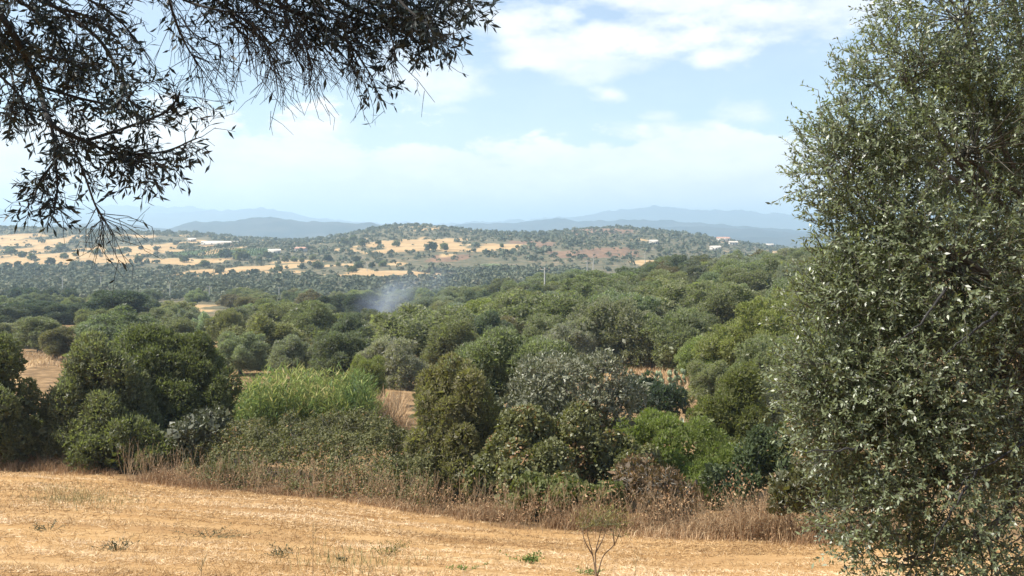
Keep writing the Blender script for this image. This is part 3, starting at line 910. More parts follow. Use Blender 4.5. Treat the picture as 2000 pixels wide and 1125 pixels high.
def OUT(px, Y, x):
    """clear of the hayfields, the meadow and the ground open in front of them"""
    if (330 < px < 460 and 76 < Y < 138) or (0 < px < 140 and 55 < Y < 104) or (270 < px < 440 and 215 < Y < 318) or (1190 < px < 1355 and 60 < Y < 92):
        return False
    return not inside(DRY_FIELDS, np.array([x]), np.array([Y]))[0]
scatter(125, (965, 1700), (104, 262), 5.6, lambda px, Y, x: grove(px, Y, x, hill_zone(px, Y), 'olive grove on the right hillside', (5, 7.4)), 11, OUT)
scatter(70, (430, 1000), (120, 335), 6.0, lambda px, Y, x: grove(px, Y, x, valley_zone(px, Y), 'olive grove in the valley middle', (4, 5.6)), 12, OUT)
scatter(26, (-80, 430), (95, 330), 6.5, lambda px, Y, x: grove(px, Y, x, left_zone(px, Y), 'scattered olive trees of the left valley', (3.4, 5)), 13, OUT)


# ---- far woods and scrub, too many to count: real leaf clumps joined into one mass
def mass(name, P, size, seed, mat, per=26, L=.8):
    g = np.random.default_rng(seed); n = len(P)
    d = unit(g.normal(size=(n, per, 3))); d[:, :, 2] = np.abs(d[:, :, 2]) * .9 - .12
    s = size[:, None, None]
    lump = 1 + .22 * g.normal(size=(n, per, 1))
    Q = P[:, None] + d * np.concatenate([s, s, s * .85], -1) * lump * .62 + np.array([0, 0, .38]) * s
    Q = Q.reshape(-1, 3); out = unit(d.reshape(-1, 3) + g.normal(size=(n * per, 3)) * .3)
    A = unit(np.cross(out, g.normal(size=(n * per, 3))) + np.array([0, 0, .25]))
    sz = np.repeat(size, per) * g.uniform(.7, 1.3, n * per)
    V = kites(Q - A * (sz * L * .5)[:, None], A, out, sz * L, sz * L * .62)
    tint = np.clip(np.repeat(g.random(n), per) * .65 + g.random(n * per) * .35, 0, 1)
    link(name, kite_mesh(name, V, tint, mat), kind='stuff')


M_FAR = ramp_material('far_scrub_leaves', [(0, (.058, .070, .044)), (.4, (.098, .114, .066)), (.75, (.140, .148, .088)), (1, (.19, .17, .11))], .7, .2)


def scatter_np(n, pxr, Yr, seed):
    g = np.random.default_rng(seed)
    px = g.uniform(*pxr, n); Y = np.sqrt(g.uniform(Yr[0] ** 2, Yr[1] ** 2, n)); x = (px - 1000) / F * Y
    return px, x, Y, g


px_, x_, Y_, g_ = scatter_np(3600, (-180, 1150), (318, 640), 21)
ok_ = ~inside(DRY_FIELDS, x_, Y_, 6.) & ~((px_ < 430) & (Y_ < 350))
x_, Y_ = x_[ok_], Y_[ok_]
mass('valley_woodland', np.stack([x_, Y_, ground(x_, Y_)], 1), g_.uniform(1.7, 3.4, len(x_)), 22, M_FAR, 25, .66)
px_, x_, Y_, g_ = scatter_np(13500, (-200, 1700), (600, 1420), 23)
dr = (inside(DRY_FIELDS, x_, Y_, 10.) & (fbm(x_ / 30, Y_ / 60, 3, 151) > -.22)) | bare_spots(x_, Y_); rd = inside(RED_FIELDS, x_, Y_, 12.); vn = inside(VINEYARD, x_, Y_, 4.)
cl = fbm(x_ / 60, Y_ / 60, 3, 77)
ok_ = np.where(dr, g_.random(len(x_)) < .06, np.where(vn, False, np.where(rd, g_.random(len(x_)) < .35, cl > -.3)))
x_, Y_ = x_[ok_], Y_[ok_]
mass('hillside_scrub', np.stack([x_, Y_, ground(x_, Y_)], 1), np.clip(g_.lognormal(.55, .48, len(x_)), .7, 4.6), 24, M_FAR, 15, .84)
# vine rows
vx = []; g_ = np.random.default_rng(3)
P0 = VINEYARD[0]
xs, ys = np.meshgrid(np.arange(P0[:, 0].min(), P0[:, 0].max(), 2.2), np.arange(P0[:, 1].min(), P0[:, 1].max(), 9.0))
xs = xs.ravel(); ys = ys.ravel(); k_ = inside(VINEYARD, xs, ys)
xs, ys = xs[k_], ys[k_]
if len(xs):
    mass('vineyard_rows', np.stack([xs, ys, ground(xs, ys)], 1), np.full(len(xs), 1.2), 25, ramp_material('vine_row_leaves', [(0, (.06, .095, .035)), (1, (.09, .125, .05))], .6, .2), 7, 1.1)

# single round trees on the far pastures
LONE = [(775, 482, 13), (708, 481, 14), (740, 478, 10), (845, 489, 18), (868, 488, 14), (672, 478, 14), (690, 472, 14), (125, 505, 12), (148, 500, 8), (62, 508, 14), (44, 502, 12), (100, 517, 15), (35, 521, 12),
        (52, 522, 10), (175, 521, 14), (520, 503, 14), (506, 512, 12), (540, 508, 9), (556, 511, 11), (574, 511, 11), (590, 512, 9), (545, 530, 14), (620, 524, 16), (590, 525, 10), (700, 523, 14), (726, 523, 12),
        (748, 520, 12), (688, 532, 14), (800, 536, 9), (845, 537, 8), (640, 510, 14), (470, 508, 24), (440, 505, 20), (275, 487, 8), (305, 489, 7), (215, 492, 10), (235, 495, 9), (245, 490, 8), (400, 523, 16),
        (330, 528, 12), (360, 512, 14), (190, 496, 12), (270, 512, 14), (120, 492, 18), (20, 497, 16), (980, 483, 8), (930, 480, 8), (1010, 485, 7), (610, 508, 12), (660, 520, 9)]
def lone_zone(px, py):
    if px > 640 and py < 495:
        return 'pale golden slope of the middle hill'
    if px > 460:
        return ('right' if px > 610 else 'left') + ' half of the golden strip below the middle hill'
    return 'tan far left hill, ' + ('near the photo edge' if px < 110 else 'below the pale shed' if px > 260 else 'between edge and shed')


for (px, py, w) in LONE:
    xx, yy = hit(px, py, 560, 1330)
    tree(px, yy, None, w, random.choice(['deep', 'olive', 'dark', 'deep']), ('larger ' if w > 12 else 'small ') + 'round tree on the ' + lone_zone(px, py), H=w * yy / F * .95, group='round trees on the far pastures', cls='far')


# ---------------------------------------------------------------- houses far off
def flat_mat(name, c, rough=.8):
    m, nt, out = new_mat(name)
    p = nt.nodes.new('ShaderNodeBsdfPrincipled'); p.inputs['Roughness'].default_value = rough
    tc = nt.nodes.new('ShaderNodeTexCoord'); n = nt.nodes.new('ShaderNodeTexNoise'); n.inputs['Scale'].default_value = 2.5; n.inputs['Detail'].default_value = 6
    r = nt.nodes.new('ShaderNodeValToRGB'); r.color_ramp.elements[0].color = (*[v * .75 for v in c], 1); r.color_ramp.elements[1].color = (*[min(v * 1.15, 1) for v in c], 1)
    nt.links.new(tc.outputs['Object'], n.inputs['Vector']); nt.links.new(n.outputs[0], r.inputs[0]); nt.links.new(r.outputs[0], p.inputs['Base Color'])
    nt.links.new(p.outputs[0], out.inputs[0])
    return m


M_WALL = flat_mat('white_render', (.52, .48, .42)); M_ROOF = flat_mat('roof_tiles', (.42, .23, .16)); M_PALEROOF = flat_mat('pale_roof', (.50, .44, .37)); M_GLASS = flat_mat('dark_window', (.03, .035, .04), .2)
M_POLE = flat_mat('concrete_pole', (.42, .40, .36)); M_POT = flat_mat('insulator', (.25, .17, .12), .3)


def boxes(name, bs, mat):
    V = []; Q = []
    for (x0, x1, y0, y1, z0, z1) in bs:
        n = len(V)
        V += [(x, y, z) for z in (z0, z1) for y in (y0, y1) for x in (x0, x1)]
        Q += [tuple(n + i for i in q) for q in ((0, 2, 3, 1), (4, 5, 7, 6), (0, 1, 5, 4), (2, 6, 7, 3), (0, 4, 6, 2), (1, 3, 7, 5))]
    return mesh_np(name, V, Q, mat)


def house(px, py, lo, hi, w, dpt, h, roofmat, label, rot=0.0, name='farmhouse', nwin=3):
    x, y = hit(px, py, lo, hi)
    e = link(name, None, label=label, cat='house'); e.location = (x, y, gz(x, y) - .3); e.rotation_euler = (0, 0, rot)
    a, b = w / 2, dpt / 2
    link('wall', boxes('wall', [(-a, a, -b, b, 0, h)], M_WALL), e)
    r = h * .38; o = .35
    V = [(-a - o, -b - o, h + .02), (a + o, -b - o, h + .02), (a + o, b + o, h + .02), (-a - o, b + o, h + .02), (-a - o, 0, h + r), (a + o, 0, h + r)]
    me = bpy.data.meshes.new('roof'); me.from_pydata(V, [], [(0, 1, 5, 4), (2, 3, 4, 5), (0, 4, 3), (1, 2, 5), (3, 2, 1, 0)]); me.materials.append(roofmat)
    link('roof', me, e)
    for i in range(nwin):
        cx = -a + w * (i + .5) / nwin
        link('door' if i == nwin // 2 else 'window', boxes('window', [(cx - .5, cx + .5, -b - .04, -b + .1, .1 if i == nwin // 2 else h * .35, h * .72)], M_GLASS), e)
    return e


house(430, 479, 700, 1300, 34, 9, 3.2, M_PALEROOF, 'long pale farm shed above the green vineyard', .05, 'farm_shed', 5)
house(536, 496, 600, 1200, 10, 7, 3.4, M_PALEROOF, 'white farmhouse at the right end of the vineyard', .3)
house(588, 492, 600, 1250, 9, 7, 3.4, M_ROOF, 'small white farmhouse between vineyard and middle hill', -.2)
house(375, 472, 700, 1300, 8, 6, 3, M_PALEROOF, 'small white house left of the long pale shed', .2)
house(1412, 472, 800, 1300, 15, 9, 4.5, M_ROOF, 'white house with reddish roof on the right shoulder of the far hill', .2)
house(1432, 479, 800, 1300, 9, 7, 3.5, M_PALEROOF, 'low white house just right of the reddish-roofed house', -.1)
house(1397, 489, 700, 1300, 9, 7, 3.4, M_PALEROOF, 'white house below the reddish-roofed house', .1)
house(1276, 478, 800, 1300, 7, 6, 3.6, M_PALEROOF, 'tiny white house on the flank of the rounded far hill', .1)
house(1500, 482, 800, 1400, 14, 8, 3.5, M_PALEROOF, 'white building at the far right end of the distant hill', .1)
house(720, 611, 205, 260, 3.2, 3, 2.2, M_WALL, 'small white hut among trees at the source of the smoke', .3, 'hut', 1)


# ---------------------------------------------------------------- utility poles
def pole_parts():
    t = Tubes(); t.add([(0, 0, -.6), (0, 0, 2), (0, 0, 5), (0, 0, 1.0 * 8.6)], [.17, .16, .14, .11], 8)
    shaft = t.mesh('shaft', M_POLE)
    arm = boxes('crossarm', [(-.9, .9, -.17, -.09, 8.1, 8.22)], M_POLE)
    ins = Tubes().add([(0, 0, 0), (0, 0, .1), (0, 0, .2), (0, 0, .28)], [.05, .08, .06, .03], 6).mesh('insulator', M_POT)
    return shaft, arm, ins


SHAFT, ARM, INS = pole_parts()
for (px, base, top, Y, lb) in [(1064, 588, 522, 212, 'nearest grey concrete utility pole above the right grove'), (1147, 545, 508, 330, 'left one of two poles close together below the far hill'),
                               (1159, 545, 500, 335, 'right one of two poles close together below the far hill'), (1260, 512, 492, 460, 'small pole by the sandy cutting on the right'),
                               (332, 594, 556, 372, 'pole at the left end of the green meadow in the valley'), (409, 598, 562, 376, 'pole in the middle of the green meadow in the valley'),
                               (545, 592, 562, 400, 'pole in the valley woodland right of the green meadow'), (1475, 500, 480, 470, 'pole on the skyline of the right hill'),
                               (122, 580, 540, 420, 'faint pole in front of the left valley woodland'), (197, 570, 544, 470, 'faint pole left of the meadow, in the valley woodland'),
                               (717, 545, 522, 640, 'thin pole by the golden field at the middle hill foot')]:
    x = (px - 1000) / F * Y; zb = gz(x, Y); H = (HOR - top) / F * Y - zb
    e = link('utility_pole', None, label=lb, cat='utility pole', group='utility poles in the valley'); e.location = (x, Y, zb); s = max(H, 5) / 8.6
    e.scale = (1.25, 1.25, s); e.rotation_euler = (0, 0, .4)
    link('shaft', SHAFT, e); link('crossarm', ARM, e)
    for dx in (-.8, 0, .8):
        i = link('insulator', INS, e); i.location = (dx, -.13, 8.22)


# ---------------------------------------------------------------- smoke
def build_smoke():
    m, nt, out = new_mat('smoke')
    N, Lk = nt.nodes.new, nt.links.new
    v = N('ShaderNodeVolumePrincipled'); v.inputs['Color'].default_value = (.62, .74, .95, 1)
    tc = N('ShaderNodeTexCoord')
    n = N('ShaderNodeTexNoise'); n.inputs['Scale'].default_value = .16; n.inputs['Detail'].default_value = 3; Lk(tc.outputs['Object'], n.inputs['Vector'])
    sep = N('ShaderNodeSeparateXYZ'); Lk(tc.outputs['Object'], sep.inputs[0])
    # plume leans right as it rises and widens; density falls off from its axis and with height

    def mt(op, a, b):
        q = N('ShaderNodeMath'); q.operation = op
        for i, w in enumerate((a, b)):
            if isinstance(w, (int, float)): q.inputs[i].default_value = w
            else: Lk(w, q.inputs[i])
        return q.outputs[0]
    z = sep.outputs[2]
    ax = mt('MULTIPLY', mt('MULTIPLY', z, z), .10)
    wd = mt('ADD', 1.6, mt('MULTIPLY', z, .52))
    dx = mt('DIVIDE', mt('SUBTRACT', mt('ADD', sep.outputs[0], mt('MULTIPLY', mt('SUBTRACT', n.outputs[0], .5), 7.0)), ax), wd)
    dy = mt('DIVIDE', sep.outputs[1], wd)
    r2 = mt('ADD', mt('MULTIPLY', dx, dx), mt('MULTIPLY', dy, dy))
    fall = mt('POWER', 2.718, mt('MULTIPLY', r2, -1.0))
    zf = N('ShaderNodeMapRange'); Lk(z, zf.inputs[0]); zf.inputs[1].default_value = 11.5; zf.inputs[2].default_value = 0.0
    wisp = N('ShaderNodeMapRange'); Lk(n.outputs[0], wisp.inputs[0]); wisp.inputs[1].default_value = .33; wisp.inputs[2].default_value = .7
    de = mt('MULTIPLY', mt('MULTIPLY', fall, zf.outputs[0]), mt('MULTIPLY', wisp.outputs[0], .19))
    Lk(de, v.inputs['Density'])
    Lk(v.outputs[0], out.inputs['Volume'])
    Y = 172; x = (728 - 1000) / F * Y; zb = gz(x, Y) + .3
    me = boxes('smoke', [(-7, 19, -7, 7, 0, 12)], m)
    o = link('smoke', me, kind='stuff'); o.location = (x, Y, zb)


build_smoke()


# ---------------------------------------------------------------- the mown field: stubble, straw and fringe
def field_cover():
    g = np.random.default_rng(41)
    n = 330000
    px = g.uniform(-120, 2150, n); Y = 8.5 + 28 * g.random(n) ** 1.05; x = (px - 1000) / F * Y
    sw = fbm(x / 1.9 + Y * .35, Y / .42 + x * .12, 3, 51) * 1.5                        # swaths of lying straw
    patch = fbm(x / 5, Y / 3, 3, 53)
    e = field_edge(x, Y) + fbm(x / 2.2, Y / 2.2, 3, 3) * 1.2
    ok = (e < .3) & (g.random(n) < np.clip(.5 + sw * 1.2, .06, 1))
    x, Y, sw, patch = x[ok], Y[ok], sw[ok], patch[ok]; n = len(x)
    stand = g.random(n) < .42
    ang = g.uniform(0, 6.283, n)
    A = np.stack([np.cos(ang), np.sin(ang), np.where(stand, g.uniform(.6, 2.2, n), g.uniform(0, .22, n))], 1)
    L = np.where(stand, g.uniform(.05, .13, n), g.uniform(.07, .2, n))
    W = g.uniform(.005, .011, n) * np.clip(Y / 16, .8, 1.8)
    P = np.stack([x, Y, ground(x, Y) + np.where(stand, 0, .012)], 1)
    A = unit(A); S = unit(np.cross(A, unit(g.normal(size=(n, 3)) + np.array([0, -1.2, .8]))))
    V = np.stack([P - S * W[:, None] / 2, P + S * W[:, None] / 2, P + A * L[:, None]], 1).reshape(-1, 3)
    t = np.clip(.46 + sw * .55 - patch * .6 + g.normal(size=n) * .26, 0, 1)
    for (p, q) in (((-40, 985), (190, 1140)), ((95, 965), (420, 1140)), ((-60, 945), (900, 1030)), ((300, 960), (1500, 1090))):     # wheel tracks of the mower
        (ax, ay), (bx, by) = hit(*p, 9, 34), hit(*q, 9, 34)
        ln = math.hypot(bx - ax, by - ay); dd = np.abs((x - ax) * (by - ay) - (Y - ay) * (bx - ax)) / ln + fbm(x / 1.5, Y / 1.5, 2, 57) * .25
        t = np.clip(t + np.where(dd < .18, .20, np.where(dd < .42, -.12, 0)), 0, 1)
    me = mesh_np('stubble', V, np.arange(3 * n).reshape(-1, 3), M_STRAW, np.repeat(t, 3))
    link('stubble', me, kind='stuff')


field_cover()


def blades(P, H, lean, W, g, dirx=None):
    """grass blades of two segments, bent over"""
    n = len(P); a = g.uniform(0, 6.283, n)
    D = np.stack([np.cos(a), np.sin(a), np.zeros(n)], 1)
    S = np.stack([-np.sin(a + g.normal(size=n) * .8), np.cos(a + g.normal(size=n) * .8), np.zeros(n)], 1)
    H = np.broadcast_to(H, (n,))[:, None]; W = np.broadcast_to(W, (n,))[:, None]; lean = np.broadcast_to(lean, (n,))[:, None]
    m = P + np.array([0, 0, .55]) * H + D * H * lean * .35
    t = P + np.array([0, 0, 1.]) * H * (1 - lean * .35) + D * H * lean
    V = np.stack([P - S * W / 2, P + S * W / 2, m + S * W * .4, m - S * W * .4, t + S * W * .06, t - S * W * .06], 1).reshape(-1, 3)
    b = (np.arange(n) * 6)[:, None]
    Q = np.concatenate([b + np.array([[0, 1, 2, 3]]), b + np.array([[3, 2, 4, 5]])], 1).reshape(-1, 4)
    return V, Q


def fringe():
    g = np.random.default_rng(43)
    n = 52000
    px = g.uniform(-150, 1760, n); Y0 = np.interp(px, EDGE_PX, EDGE_Y)
    off = g.normal(size=n) * .6 + .55
    Y = Y0 + off; x = (px - 1000) / F * Y
    c = fbm(x / 1.1, Y / 1.1, 3, 61); big = fbm(x / 4.5, Y / 4.5, 2, 67)
    tall = np.interp(px, [-150, 150, 240, 330, 480, 700, 900, 1050, 1250, 1350, 1480, 1600, 1760], [.5, .6, .42, .55, .34, .38, .42, .5, .55, .7, .85, .7, .5])
    ok = g.random(n) < np.clip(.42 + c * 2.3, .02, 1)
    x, Y, c, big, tall, off = x[ok], Y[ok], c[ok], big[ok], tall[ok], off[ok]; n = len(x)
    H = tall * g.uniform(.35, 1.1, n) * np.clip(1 + c * 1.3 + big * .7, .3, 1.7) * np.clip(.55 + off * .4, .3, 1.0)
    P = np.stack([x, Y, ground(x, Y) - .02], 1)
    V, Q = blades(P, H, g.uniform(.1, 1.0, n) ** .9, g.uniform(.007, .016, n), g)
    t = np.clip(.5 + c * .3 + big * .3 + g.normal(size=n) * .2, 0, 1)
    link('dry_grass', mesh_np('dry_grass', V, Q, M_DRY, np.repeat(t, 6)), kind='stuff')
    # dead leaves and flower heads tangled in it
    m = 9000; px = g.uniform(300, 1660, m); Yq = np.interp(px, EDGE_PX, EDGE_Y) + g.normal(size=m) * .6 + .9; xq = (px - 1000) / F * Yq
    hq = np.interp(px, [300, 700, 1200, 1500, 1660], [.35, .5, .8, 1.0, .7]) * g.random(m) ** .7 * np.clip(1 + fbm(xq / .8, Yq / .8, 3, 63) * 1.6, .1, 2)
    V = kites(np.stack([xq, Yq, ground(xq, Yq) + hq], 1), g.normal(size=(m, 3)), g.normal(size=(m, 3)), g.uniform(.04, .10, m), g.uniform(.015, .05, m))
    link('dead_weed_leaves', kite_mesh('dead_weed_leaves', V, np.clip(g.normal(size=m) * .25 + .4, 0, 1), M_DRY), kind='stuff')
    # feathery dead weeds in the fringe: thin branching stalks
    n = 700
    px = g.uniform(240, 1640, n); Y = np.interp(px, EDGE_PX, EDGE_Y) + g.normal(size=n) * .5 + .5; x = (px - 1000) / F * Y
    P = np.stack([x, Y, ground(x, Y) - .02], 1); H = g.uniform(.5, 1.35, n)
    tip = P + np.stack([g.normal(size=n) * .22, g.normal(size=n) * .15, np.ones(n)], 1) * H[:, None]
    mid = (P + tip) / 2 + g.normal(size=(n, 3)) * .05
    t = Tubes().many(P, mid, tip, .008, .003)
    for f in (.5, .65, .8):
        b = P + (tip - P) * f; e = b + (unit(g.normal(size=(n, 3))) * .5 + np.array([0, 0, .6])) * (H * .28)[:, None]
        t.many(b, (b + e) / 2, e, .005, .002)
    link('dead_weed_stalks', t.mesh('dead_weed_stalks', ramp_material('dead_stalk', [(.3, (.24, .16, .09)), (.7, (.46, .34, .21))], .8, nscale=3)), kind='stuff')


fringe()


def reeds():
    g = np.random.default_rng(47)
    n = 900
    px = g.uniform(462, 735, n); Y = g.uniform(44, 51, n); x = (px - 1000) / F * Y
    top = np.interp(px, [462, 500, 560, 600, 650, 700, 735], [768, 736, 722, 728, 740, 720, 780]) + g.uniform(-12, 75, n)
    zb = ground(x, Y); H = np.maximum((HOR - top) / F * Y - zb, .8)
    base = np.array([(600 - 1000) / F * 47, 47, gz((600 - 1000) / F * 47, 47)])
    P = np.stack([x, Y, zb], 1) - base
    tip = P + np.stack([g.normal(size=n) * .12, g.normal(size=n) * .12, np.ones(n)], 1) * H[:, None]
    e = link('reed_bed', None, label='bright green bed of tall reeds between left trees and bramble mound', cat='reeds'); e.location = base
    link('stems', Tubes().many(P, (P + tip) / 2, tip, .014, .006).mesh('stems', flat_mat('reed_stem', (.20, .22, .07))), e, kind='stuff')
    k = 16
    f = g.uniform(.35, 1.0, (n, k)); b = (P[:, None] + (tip - P)[:, None] * f[:, :, None]).reshape(-1, 3)
    m = n * k; a = g.uniform(0, 6.283, m)
    A = np.stack([np.cos(a), np.sin(a), g.uniform(.2, 1.4, m)], 1)
    V = kites(b, A, unit(np.stack([g.normal(size=m) * .3, g.normal(size=m) * .3, np.ones(m)], 1)), g.uniform(.3, .65, m), g.uniform(.04, .07, m), belly=.35)
    lf = fbm((b[:, 0]) / 1.2, b[:, 2] / 1.2, 2, 5)
    t = np.clip(.36 + .55 * (f.ravel() - .6) + g.normal(size=m) * .2 + lf * .5, 0, 1)
    link('blades', kite_mesh('blades', V, t, M_REED), e, kind='stuff')
    # straw coloured dry canes right of it
    n = 2600; px = g.uniform(690, 790, n); Y = g.uniform(46, 56, n); x = (px - 1000) / F * Y
    V, Q = blades(np.stack([x, Y, ground(x, Y)], 1), g.uniform(.5, 1.9, n), g.uniform(.1, .5, n), .03, g)
    link('tall_pale_grass', mesh_np('tall_pale_grass', V, Q, M_DRY, np.repeat(np.clip(g.normal(size=n) * .2 + .7, 0, 1), 6)), kind='stuff')
    # dry tall grass on the open patch with the prickly pears and by the brown round tree
    n = 9000; px = np.concatenate([g.uniform(1195, 1350, 6000), g.uniform(20, 330, 3000)]); Y = np.concatenate([g.uniform(66, 96, 6000), g.uniform(84, 104, 3000)]); x = (px - 1000) / F * Y
    V, Q = blades(np.stack([x, Y, ground(x, Y)], 1), g.uniform(.15, .6, n), g.uniform(.1, .8, n), .04, g)
    link('pasture_grass', mesh_np('pasture_grass', V, Q, M_DRY, np.repeat(np.clip(g.normal(size=n) * .2 + .8, 0, 1), 6)), kind='stuff')


reeds()


# ---------------------------------------------------------------- prickly pear and agave
def prickly_pear(px, Y, seed, label, s=1.0):
    g = np.random.default_rng(seed); x = (px - 1000) / F * Y; base = np.array([x, Y, gz(x, Y)])
    e = link('prickly_pear', None, label=label, cat='cactus'); e.location = base
    mat = leaf_mat_cactus
    ph = np.linspace(0, 2 * np.pi, 12, endpoint=False)
    def pad(c, up, ang, L):
        up = unit(np.array(up)); side = unit(np.cross(up, [math.cos(ang), math.sin(ang), .1])); nn = np.cross(up, side)
        ring = lambda rr, off: [c + up * L * .5 + up * L * .5 * math.sin(p) * rr + side * L * .33 * math.cos(p) * rr * (1 + .18 * math.sin(p)) + nn * off for p in ph]
        V = ring(1, 0) + ring(.8, .035 * s) + ring(.8, -.035 * s) + [c + up * L * .5 + nn * .05 * s, c + up * L * .5 - nn * .05 * s]
        Fc = []
        for i in range(12):
            j = (i + 1) % 12
            Fc += [(i, j, 12 + j, 12 + i), (j, i, 24 + i, 24 + j), (12 + i, 12 + j, 36), (24 + j, 24 + i, 37)]
        me = bpy.data.meshes.new('pad'); me.from_pydata([tuple(v) for v in V], [], Fc); me.materials.append(mat)
        for p in me.polygons: p.use_smooth = True
        link('pad', me, e)
        return c + up * L
    for b in range(5):
        c = np.array([g.uniform(-.8, .8), g.uniform(-.4, .4), 0]) * s; up = np.array([g.uniform(-.3, .3), g.uniform(-.2, .2), 1.])
        for lv in range(3):
            L = g.uniform(.42, .6) * s
            tp = pad(c, up, g.uniform(0, 3.1), L)
            for q in range(2 if lv < 2 else 0):
                u2 = up + np.array([g.uniform(-.9, .9), g.uniform(-.5, .5), 0])
                if q: pad(tp - unit(up) * L * .1, u2, g.uniform(0, 3.1), L * .8)
            up = up + np.array([g.uniform(-.4, .4), g.uniform(-.2, .2), 0]); c = tp - unit(up) * .03
    return e


leaf_mat_cactus = flat_mat('cactus_skin', (.17, .21, .11), .6)
prickly_pear(1296, 74, 1, 'prickly pear cactus, left one on the dry patch below the broad olive', 1.0)
prickly_pear(1326, 76, 2, 'prickly pear cactus, right one on the dry patch below the broad olive', .9)


def agave(px, Y, label, seed):
    g = np.random.default_rng(seed); x = (px - 1000) / F * Y; base = np.array([x, Y, gz(x, Y)])
    e = link('agave', None, label=label, cat='plant'); e.location = base
    m = flat_mat('agave_skin', (.22, .27, .2), .5)
    for i in range(16):
        a = i * 2.4; el = .35 + .9 * (i / 16); L = g.uniform(1.1, 1.6)
        d = np.array([math.cos(a) * math.cos(el), math.sin(a) * math.cos(el), math.sin(el)]); s = unit(np.cross(d, [0, 0, 1])); u = np.cross(s, d)
        V = []
        for t, w in ((0, .09), (.35, .13), (.7, .08), (1, .01)):
            p = d * L * t + np.array([0, 0, -.18 * t * t * L])
            V += [p - s * w + u * w * .4, p - u * .03, p + s * w + u * w * .4]
        Fc = [(3 * k + j, 3 * k + j + 1, 3 * k + j + 4, 3 * k + j + 3) for k in range(3) for j in range(2)]
        me = bpy.data.meshes.new('leaf'); me.from_pydata([tuple(v) for v in V], [], Fc); me.materials.append(m)
        link('leaf', me, e)


agave(1330, 48, 'grey-green agave with stiff spiky leaves beside the dark round bush', 3)


# ---------------------------------------------------------------- weeds and saplings standing in the field
def weed_tuft(px, py, n, H, spread, mat, label, seed, name='weed', W=.02):
    g = np.random.default_rng(seed); x, y = hit(px, py, 9, 34); base = np.array([x, y, gz(x, y)])
    e = link(name, None, label=label, cat='weed'); e.location = base
    P = np.stack([g.normal(size=n) * spread, g.normal(size=n) * spread * .6, np.zeros(n)], 1)
    st = P * .5; tip = P + np.stack([P[:, 0] * .8, P[:, 1] * .8, np.full(n, 1.) * H * g.uniform(.5, 1.1, n)], 1)
    link('stems', Tubes().many(st, (st + tip) / 2 + np.array([0, 0, H * .06]), tip, .004, .002).mesh('stems', mat_stem), e, kind='stuff')
    k = 9; f = g.uniform(.2, 1, (n, k)); b = (st[:, None] + (tip - st)[:, None] * f[:, :, None]).reshape(-1, 3); m = n * k
    A = unit(g.normal(size=(m, 3)) + np.array([0, 0, .6]))
    link('leaves', kite_mesh('leaves', kites(b, A, unit(g.normal(size=(m, 3)) + np.array([0, 0, 1])), g.uniform(.03, .07, m), g.uniform(.5, 1, m) * W), g.random(m), mat), e, kind='stuff')


mat_stem = flat_mat('weed_stem', (.16, .15, .07))
M_WEED_G = ramp_material('weed_bright', [(0, (.08, .15, .03)), (1, (.17, .27, .06))], .55, .25)
M_WEED_D = ramp_material('weed_dull', [(0, (.05, .06, .03)), (1, (.14, .14, .08))], .6, .2)
M_WEED_Y = ramp_material('weed_yellow', [(0, (.11, .12, .03)), (1, (.25, .22, .07))], .6, .25)
weed_tuft(1036, 1100, 26, .17, .11, M_WEED_G, 'bright green leafy weed in the stubble left of the bare sapling', 1, W=.032)
weed_tuft(228, 1076, 16, .18, .10, M_WEED_D, 'dark grey-green weed in the stubble at lower left', 2)
weed_tuft(905, 1115, 12, .07, .06, M_WEED_G, 'tiny green weed at the bottom of the stubble', 3)
weed_tuft(1150, 1122, 16, .08, .06, M_WEED_G, 'small green weed at the foot of the bare sapling', 4)
weed_tuft(548, 1088, 14, .2, .08, M_WEED_D, 'faint grey weed left of the tall thin stalk', 5)
weed_tuft(750, 1085, 18, .26, .13, M_WEED_Y, 'pale green wispy weed right of the tall thin stalk', 6)
weed_tuft(95, 1035, 14, .15, .14, M_WEED_D, 'flat grey weed in the stubble near the left edge', 7)
weed_tuft(672, 1098, 8, .08, .04, M_WEED_D, 'very small dark weed beside the tall thin stalk', 8)
weed_tuft(410, 1048, 20, .13, .22, M_WEED_D, 'low brownish weed patch in the middle of the stubble', 9)


def thin_green():
    """the greenish flush of fine weeds in the stubble, upper left of the field"""
    g = np.random.default_rng(71); n = 1900
    px = np.concatenate([g.normal(150, 60, 1500), g.normal(690, 70, 400)]); Yc = np.concatenate([g.normal(26.5, 2.4, 1500), g.normal(15, 1.6, 400)])
    x = (px - 1000) / F * Yc
    ok = field_edge(x, Yc) < -.5; x, Y = x[ok], Yc[ok]; n = len(x)
    V, Q = blades(np.stack([x, Y, ground(x, Y)], 1), g.uniform(.05, .2, n), g.uniform(.1, .6, n), .009, g)
    link('fine_green_weeds', mesh_np('fine_green_weeds', V, Q, ramp_material('fine_weeds', [(0, (.13, .14, .06)), (1, (.32, .28, .13))], .7, .2), np.repeat(g.random(n), 6)), kind='stuff')


thin_green()


